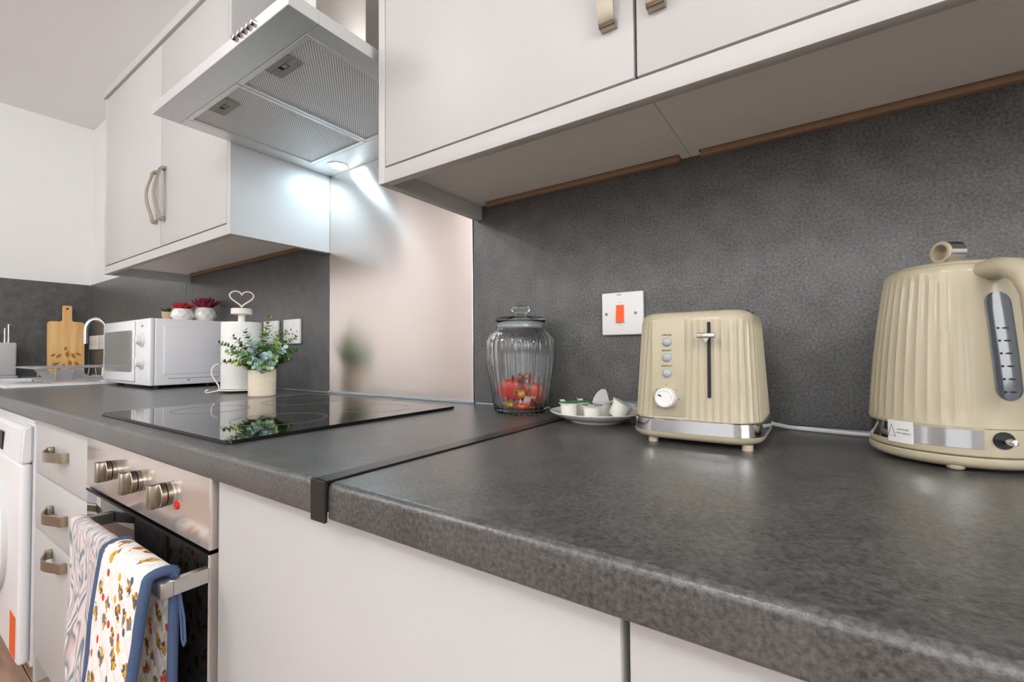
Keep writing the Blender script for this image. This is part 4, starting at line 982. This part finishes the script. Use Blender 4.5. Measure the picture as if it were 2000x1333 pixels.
# ------------------------------------------------------------------ microwave and its little pots
mw = thing('microwave', 'white countertop microwave with two dials and grey window', 'microwave', (-1.85, -0.13, H))
MX0, MX1, MY0, MY1, MZ0, MZ1 = -2.105, -1.600, -0.258, -0.010, 0.922, 1.168
obj('case', box(MX0, MX1, MY0+0.016, MY1, MZ0, MZ1, 0.004, 3), WENAM, mw)
obj('front_frame', box(MX0, MX1, MY0, MY0+0.0155, MZ0, MZ1, 0.004, 3), WENAM, mw)
obj('side_emboss', box(MX1-0.002, MX1+0.0022, -0.215, -0.022, 0.962, 1.140, 0.0018, 3), WENAM, mw)
dw = obj('door', box(MX0+0.006, -1.742, MY0-0.0075, MY0-0.0005, MZ0+0.012, MZ1-0.006, 0.003, 3), WENAM, mw)
wn = prism(rrect(-2.075, -1.752, 0.970, 1.128, 0.014), 'y', MY0-0.0090, MY0-0.0070)
obj('window', wn, MWGLASS, dw)
for kz in (1.090, 1.008):
    kb = cyl((-1.672, MY0, kz), (-1.672, MY0-0.006, kz), 0.026, 32, bev=0.001)
    k0 = obj('dial', kb, WPLAST, mw)
    obj('dial_knob', cyl((-1.672, MY0-0.0062, kz), (-1.672, MY0-0.022, kz), 0.0175, 32, r2=0.0165, bev=0.002), WPLAST, k0)
obj('badge', box(-1.678, -1.666, MY0-0.0006, MY0+0.0004, 1.137, 1.145), INKG, mw)
obj('vent_slit', box(MX1-0.0006, MX1+0.0005, -0.20, -0.03, 0.9455, 0.9472), INKG, mw)
obj('side_screw', cyl((MX1-0.0005, -0.135, 0.939), (MX1+0.0012, -0.135, 0.939), 0.003, 12), SCREW, mw)
for fx in (MX0+0.05, MX1-0.05):
    for fy in (MY0+0.04, MY1-0.04): obj('foot', cyl((fx, fy, H), (fx, fy, MZ0+0.001), 0.012, 16), BLACK, mw)
def succ_pot(x, y, R, h, label, leafm, potm, n_l, l_len, faceted=True, up=0.55):
    z0 = MZ1; t = thing('succulent_pot', label, 'plant', (x, y, z0), 'little potted succulents on the microwave')
    if faceted:
        bm = bmesh.new(); rows = [(0.62, 0.0), (0.98, 0.36), (0.96, 0.68), (0.76, 1.0)]; n_ = 9; V = []
        for k_, (f_, g_) in enumerate(rows): V.append([bm.verts.new((x+R*f_*math.cos(2*PI*(i+0.5*k_)/n_), y+R*f_*math.sin(2*PI*(i+0.5*k_)/n_), z0+h*g_)) for i in range(n_)])
        for A, B in zip(V[:-1], V[1:]):
            for i in range(n_): bm.faces.new((A[i], A[(i+1) % n_], B[i])); bm.faces.new((A[(i+1) % n_], B[(i+1) % n_], B[i]))
        bm.faces.new(V[0])
        bm.faces.new(V[-1])
        obj('pot', bm, potm, t, flat=True)
    else: obj('pot', lathe([(0.0, z0), (R*0.78, z0), (R, z0+h), (R*0.9, z0+h), (0.0, z0+h*0.93)], (x, y), 32), potm, t)
    rn = random.Random(int(abs(x)*1e4))
    for i in range(n_l):
        f_ = i/n_l; a = i*2.39996; el = 0.15+1.25*f_; ln = l_len*(1.0-0.35*f_)*rn.uniform(0.85, 1.1)
        d = Vector((math.cos(a)*math.cos(el), math.sin(a)*math.cos(el), math.sin(el)*up+0.25)).normalized()
        bm = bmesh.new(); p0 = Vector((x, y, z0+h*0.97))+Vector((math.cos(a), math.sin(a), 0))*R*0.30*(1-f_)
        pts = [p0, p0+d*ln*0.35, p0+d*ln*0.75+Vector((0, 0, ln*0.06)), p0+d*ln+Vector((0, 0, ln*0.16))]
        tube(pts, 0.0050*l_len/0.038, 6, ry=0.0030, radii=[0.5, 1.0, 1.0, 0.25], bm=bm)
        obj('leaf', bm, leafm, t, ang=60)
succ_pot(-1.800, -0.1335, 0.026, 0.040, 'small beige pot with dark green succulent on the microwave', DKGREEN, TERRA, 16, 0.026, False)
succ_pot(-1.690, -0.1255, 0.040, 0.047, 'white faceted pot with bright red succulent on the microwave', REDLEAF, CERAM, 40, 0.036)
succ_pot(-1.672, -0.0520, 0.041, 0.055, 'white faceted pot with crimson tufted succulent near the heart holder', CRIMSON, CERAM, 46, 0.050, True, 1.2)

# ------------------------------------------------------------------ sink, tap, rack
sk = thing('sink', 'white inset sink with drainer at the far end of the worktop', 'sink', (-2.65, -0.3, H))
rim0, rim1, ry0, ry1 = -3.15, -2.155, -0.535, -0.055
sb = box(rim0, -2.99, ry0, ry1, H+0.0003, H+0.006, 0.002, 2); box(-2.62, rim1, ry0, ry1, H+0.0003, H+0.006, 0.002, 2, sb)
box(-2.99, -2.62, ry0, -0.46, H+0.0003, H+0.006, 0.002, 2, sb); box(-2.99, -2.62, -0.15, ry1, H+0.0003, H+0.006, 0.002, 2, sb)
obj('rim', sb, WENAM, sk)
rl = box(rim0+0.01, rim1-0.01, ry0, ry0+0.012, H+0.006, H+0.010, 0.002, 2); box(rim1-0.012, rim1, ry0, ry1, H+0.006, H+0.010, 0.002, 2, rl)
box(rim0+0.01, rim1-0.01, ry1-0.012, ry1, H+0.006, H+0.010, 0.002, 2, rl)
obj('raised_edge', rl, WENAM, sk)
bw = box(-2.99, -2.985, -0.46, -0.15, 0.76, H+0.0002); box(-2.625, -2.62, -0.46, -0.15, 0.76, H+0.0002, bm=bw); box(-2.985, -2.625, -0.46, -0.455, 0.76, H+0.0002, bm=bw)
box(-2.985, -2.625, -0.155, -0.15, 0.76, H+0.0002, bm=bw); box(-2.99, -2.62, -0.46, -0.15, 0.752, 0.76, bm=bw)
obj('bowl', bw, WENAM, sk)
tp = thing('tap', 'chrome swan-neck kitchen tap behind the microwave', 'tap', (-2.80, -0.085, H+0.006))
T0 = Vector((-2.80, -0.085, 0))
obj('tap_base', lathe([(0.0, H+0.006), (0.026, H+0.006), (0.026, H+0.012), (0.020, H+0.020), (0.018, H+0.075), (0.0, H+0.078)], (-2.80, -0.085), 32), CHROME, tp)
pts = [T0+Vector((0, 0, H+0.07)), T0+Vector((0, 0, 1.10)), T0+Vector((0, 0, 1.165))]
dsp = Vector((-0.02, -0.080, 0))
for i in range(1, 13):
    a = PI*i/12; pts.append(T0+dsp*(0.5-0.5*math.cos(a))+Vector((0, 0, 1.165+0.062*math.sin(a))))
pts.append(T0+dsp+Vector((0, 0, 1.095)))
obj('spout', tube(pts, 0.0105, 14), CHROME, tp)
obj('tap_lever', tube([T0+Vector((0.015, 0, 0.965)), T0+Vector((0.05, 0, 0.985)), T0+Vector((0.085, 0, 0.99))], 0.005, 10), CHROME, tp)
rkx0, rkx1, rky0, rky1 = -2.56, -2.20, -0.455, -0.125
dr = thing('dish_rack', 'grey wire dish rack with slanted cutlery holders on the sink drainer', 'dish rack', (-2.38, -0.29, H+0.006))
def rframe(x0, x1, y0, y1, z, r=0.03): return [(p, q, z) for p, q in rrect(x0, x1, y0, y1, r, 4)]
obj('top_rail', tube(rframe(rkx0, rkx1, rky0, rky1, 0.984), 0.0035, 8, closed=True), RACKM, dr)
obj('bottom_rail', tube(rframe(rkx0+0.03, rkx1-0.035, rky0+0.045, rky1-0.02, 0.929), 0.0025, 8, closed=True), RACKM, dr)
for y in (-0.385, -0.335, -0.285, -0.235, -0.185, -0.150):
    for xa, xb in ((rkx1, rkx1-0.035), (rkx0, rkx0+0.03)): obj('upright_wire', tube([(xa, y, 0.984), (xb, y, 0.929)], 0.0020, 6), RACKM, dr)
for x in (-2.50, -2.44, -2.38, -2.32, -2.26): obj('floor_wire', tube([(x, rky0+0.045, 0.929), (x, rky1-0.02, 0.929)], 0.0018, 6), RACKM, dr)
for x in (rkx0+0.05, rkx1-0.035):
    for y in (rky0+0.05, rky1-0.03): obj('leg', tube([(x, y, 0.929), (x+0.003, y, H+0.007)], 0.0035, 6), RACKM, dr)
def slab(p0, p1, p2, p3, th):
    a, b_, c, d = (Vector(p) for p in (p0, p1, p2, p3)); n_ = (b_-a).cross(d-a).normalized()*th
    return loft([[a, b_, c, d], [a+n_, b_+n_, c+n_, d+n_]])
obj('cutlery_holder', slab((-2.235, -0.450, 0.982), (-2.235, -0.410, 0.982), (-2.245, -0.365, 0.924), (-2.245, -0.405, 0.924), 0.003), RACKM, dr)
obj('plate_divider', slab((-2.30, -0.36, 0.975), (-2.30, -0.315, 0.975), (-2.30, -0.33, 0.922), (-2.30, -0.385, 0.922), 0.003), RACKM, dr)
obj('plate_divider', slab((-2.34, -0.315, 0.975), (-2.34, -0.285, 0.975), (-2.34, -0.245, 0.922), (-2.34, -0.325, 0.922), 0.003), RACKM, dr)

# ------------------------------------------------------------------ chopping board, knife block
cbd = thing('chopping_board', 'bamboo paddle chopping board with engraved leaves leaning on the end wall', 'chopping board', (-3.45, -0.11, H))
out2 = []
for seg_ in (rrect(-0.195, -0.030, 0.0, 0.325, 0.018, 5),): out2 += seg_
# paddle outline in (y, z): body with handle at the top
def arc(cy_, cz_, r, a0, a1, n=5): return [(cy_+r*math.cos(a0+(a1-a0)*i/n), cz_+r*math.sin(a0+(a1-a0)*i/n)) for i in range(n+1)]
PO = arc(-0.052, 0.018, 0.018, -PI/2, 0)+arc(-0.052, 0.313, 0.018, 0, PI/2)+arc(-0.080, 0.343, 0.012, -PI/2, -PI)+arc(-0.098, 0.424, 0.006, 0, PI/2)+arc(-0.128, 0.424, 0.006, PI/2, PI)+arc(-0.146, 0.343, 0.012, 0, -PI/2)+arc(-0.182, 0.313, 0.018, PI/2, PI)+arc(-0.182, 0.018, 0.018, PI, 1.5*PI)
lean = 0.075
bm = loft([[(-3.452+o_-lean*(z-0.0)*0.45, y, H+0.001+z) for y, z in PO] for o_ in (0.0, 0.016)])
obj('board', bm, BAMB, cbd)
obj('hanging_hole', cyl((-3.452+0.0155-lean*0.412*0.45, -0.113, H+0.412), (-3.452+0.0166-lean*0.412*0.45, -0.113, H+0.412), 0.006, 16), DARKPL, cbd)
rn = random.Random(4)
for (y, z, a, s) in ((-0.165, 0.07, 0.5, 1.1), (-0.15, 0.12, 0.9, 1.0), (-0.13, 0.06, 1.2, 0.9), (-0.112, 0.13, 1.55, 1.2), (-0.10, 0.075, 1.7, 1.1), (-0.085, 0.12, 2.0, 1.1), (-0.07, 0.07, 2.3, 1.0), (-0.062, 0.13, 2.5, 0.9), (-0.175, 0.125, 0.6, 0.8), (-0.12, 0.165, 1.4, 0.8), (-0.09, 0.035, 2.8, 0.9), (-0.15, 0.035, 0.3, 0.9)):
    L_ = 0.036*s; W_ = 0.0085*s; ca, sa = math.cos(a), math.sin(a)
    o2 = [(y+ca*u-sa*v, z+sa*u+ca*v) for u, v in [(L_*(q/8-0.5), W_*math.sin(PI*q/8)) for q in range(9)]+[(L_*(0.5-q/8), -W_*math.sin(PI*q/8)) for q in range(1, 8)]]
    obj('engraved_leaf', loft([[(-3.452+0.0158+o_-lean*zz*0.45, yy, H+0.001+zz) for yy, zz in o2] for o_ in (0.0, 0.0006)]), ENGRAVE, cbd)
kbk = thing('knife_block', 'pale grey knife block on the far left of the worktop', 'knife block', (-3.40, -0.385, H))
obj('block', box(-3.46, -3.345, -0.435, -0.338, H+0.012, 1.108, 0.008, 3), GREYP, kbk)
obj('block_foot', box(-3.465, -3.34, -0.440, -0.333, H, H+0.0118, 0.003, 2), GREYP, kbk)
for (y, zt, lab) in ((-0.377, 1.192, 'steel-handled knife standing in the grey block, left one'), (-0.363, 1.214, 'steel-handled knife standing in the grey block, taller right one')):
    k_ = thing('knife', lab, 'knife', (-3.40, y, 1.1085), 'knives in the block')
    obj('handle', tube([(-3.40, y, 1.1086), (-3.40, y, 1.14), (-3.40, y, 1.17), (-3.40, y, zt-0.008)], 0.0060, 12, ry=0.0045, radii=[1, 0.85, 0.95, 0.9]), HANDST, k_)
    obj('pommel', box(-3.407, -3.393, y-0.0065, y+0.0065, zt-0.0078, zt, 0.003, 2), CHROME, k_)

# ------------------------------------------------------------------ cloths on the oven handle
def sheet(name, xs, path, mtl, parent, uv_w, th, warp):
    """cloth grid: columns across x, rows along a draped path of (y, z); warp(u, s, x, y, z) -> point"""
    bm = bmesh.new(); uvl = bm.loops.layers.uv.new('UVMap'); V = []; S_ = [0.0]
    for i in range(1, len(path)): S_.append(S_[-1]+math.hypot(path[i][0]-path[i-1][0], path[i][1]-path[i-1][1]))
    nu = len(xs)
    for j, (y, z) in enumerate(path): V.append([bm.verts.new(warp(i/(nu-1), S_[j]/S_[-1], xs[i], y, z)) for i in range(nu)])
    for j in range(len(path)-1):
        for i in range(nu-1):
            f_ = bm.faces.new((V[j][i], V[j][i+1], V[j+1][i+1], V[j+1][i]))
            for lp, (a, b_) in zip(f_.loops, ((i, j), (i+1, j), (i+1, j+1), (i, j+1))): lp[uvl].uv = (uv_w*a/(nu-1), S_[b_])
    o = obj(name, bm, mtl, parent, ang=180)
    md = o.modifiers.new('thickness', 'SOLIDIFY'); md.thickness = th; md.offset = 0
    return o
def drape(y_bar, z_bar, r_out, z_f, z_b, n=26, splay=0.0, ybk=0.0):
    """up the back of the bar, over it and down the front"""
    yc = y_bar+0.007; P = []
    for i in range(n): t = i/n; P.append((yc+r_out-ybk*(1-t), z_b+(z_bar-z_b)*t))
    for i in range(9): a = PI*i/8; P.append((yc+r_out*math.cos(a), z_bar+0.006*math.sin(a)))
    for i in range(1, n+1): t = i/n; P.append((yc-r_out-splay*t**0.8, z_bar+(z_f-z_bar)*t))
    return P
nX = 40
def warp_m(u, s, x, y, z):
    d = max(0.0, (HZ1-z)/0.30); gat = 1-0.22*min(d, 1)*(0.5+0.5*u); xx = HX0+0.008+(x-HX0-0.008)*gat+0.045*min(d, 1)*(1-u)
    amp = 0.0010+0.008*min(d, 1.0)*(1 if s > 0.5 else 0.3)
    off = amp*(math.sin(u*17+d*2.5)+0.5*math.sin(u*31+1.3-d*5))
    if s > 0.5: yy = y-abs(amp)*1.2+off
    else: yy = min(y+off*0.4, DY-0.012)
    return (xx, yy, z+0.002*math.sin(u*9)*min(d, 1))
t1 = sheet('tea_towel', [HX0+0.008+0.190*i/nX for i in range(nX+1)], drape(HY, HZ1+0.001, 0.0105, 0.455, 0.50), MARB, None, 0.40, 0.0016, warp_m)
tag(t1, 'grey and pink marbled tea towel folded over the oven handle', 'tea towel')
og = thing('oven_glove', 'white quilted oven glove with colourful print and blue binding', 'oven glove', (-0.40, -0.63, 0.74))
GX0, GX1 = -0.492, -0.322
gpath = drape(HY, HZ1+0.003, 0.0150, 0.38, 0.40, splay=0.030, ybk=0.0)
def warp_g(u, s, x, y, z):
    d = max(0.0, (HZ1-z)/0.30); xx = x+0.012*math.sin(d*2.2)*(0.5-u)-0.010*min(d, 1)*(1-u)
    off = 0.0022*math.sin(u*8+d*6)*min(d*3, 1)
    if s < 0.5: y = min(y, DY-0.014); off = 0
    return (xx, y-abs(off), z)
gb_ = sheet('quilted_cloth', [GX0+(GX1-GX0)*i/nX for i in range(nX+1)], gpath, QUILT, og, 0.17, 0.006, warp_g)
S_ = [0.0]
for i in range(1, len(gpath)): S_.append(S_[-1]+math.hypot(gpath[i][0]-gpath[i-1][0], gpath[i][1]-gpath[i-1][1]))
for u_, x_ in ((0.0, GX0), (1.0, GX1)):
    pts = [Vector(warp_g(u_, S_[j]/S_[-1], x_, *gpath[j])) for j in range(len(gpath))]
    obj('binding', tube(pts, 0.0065, 10, ry=0.0055, up=(1, 0, 0)), BLUE, og, ang=60)
obj('hanging_loop', tube([(GX1+0.004, HY+0.021, HZ1+0.006), (GX1+0.012, HY+0.023, HZ0-0.006), (GX1+0.016, HY+0.024, HZ0-0.035), (GX1+0.020, HY+0.024, HZ0-0.060), (GX1+0.026, HY+0.024, HZ0-0.066), (GX1+0.030, HY+0.024, HZ0-0.060), (GX1+0.026, HY+0.024, HZ0-0.030), (GX1+0.016, HY+0.023, HZ0-0.004), (GX1+0.008, HY+0.0215, HZ1+0.004)], 0.0015, 6), BLUE, og)
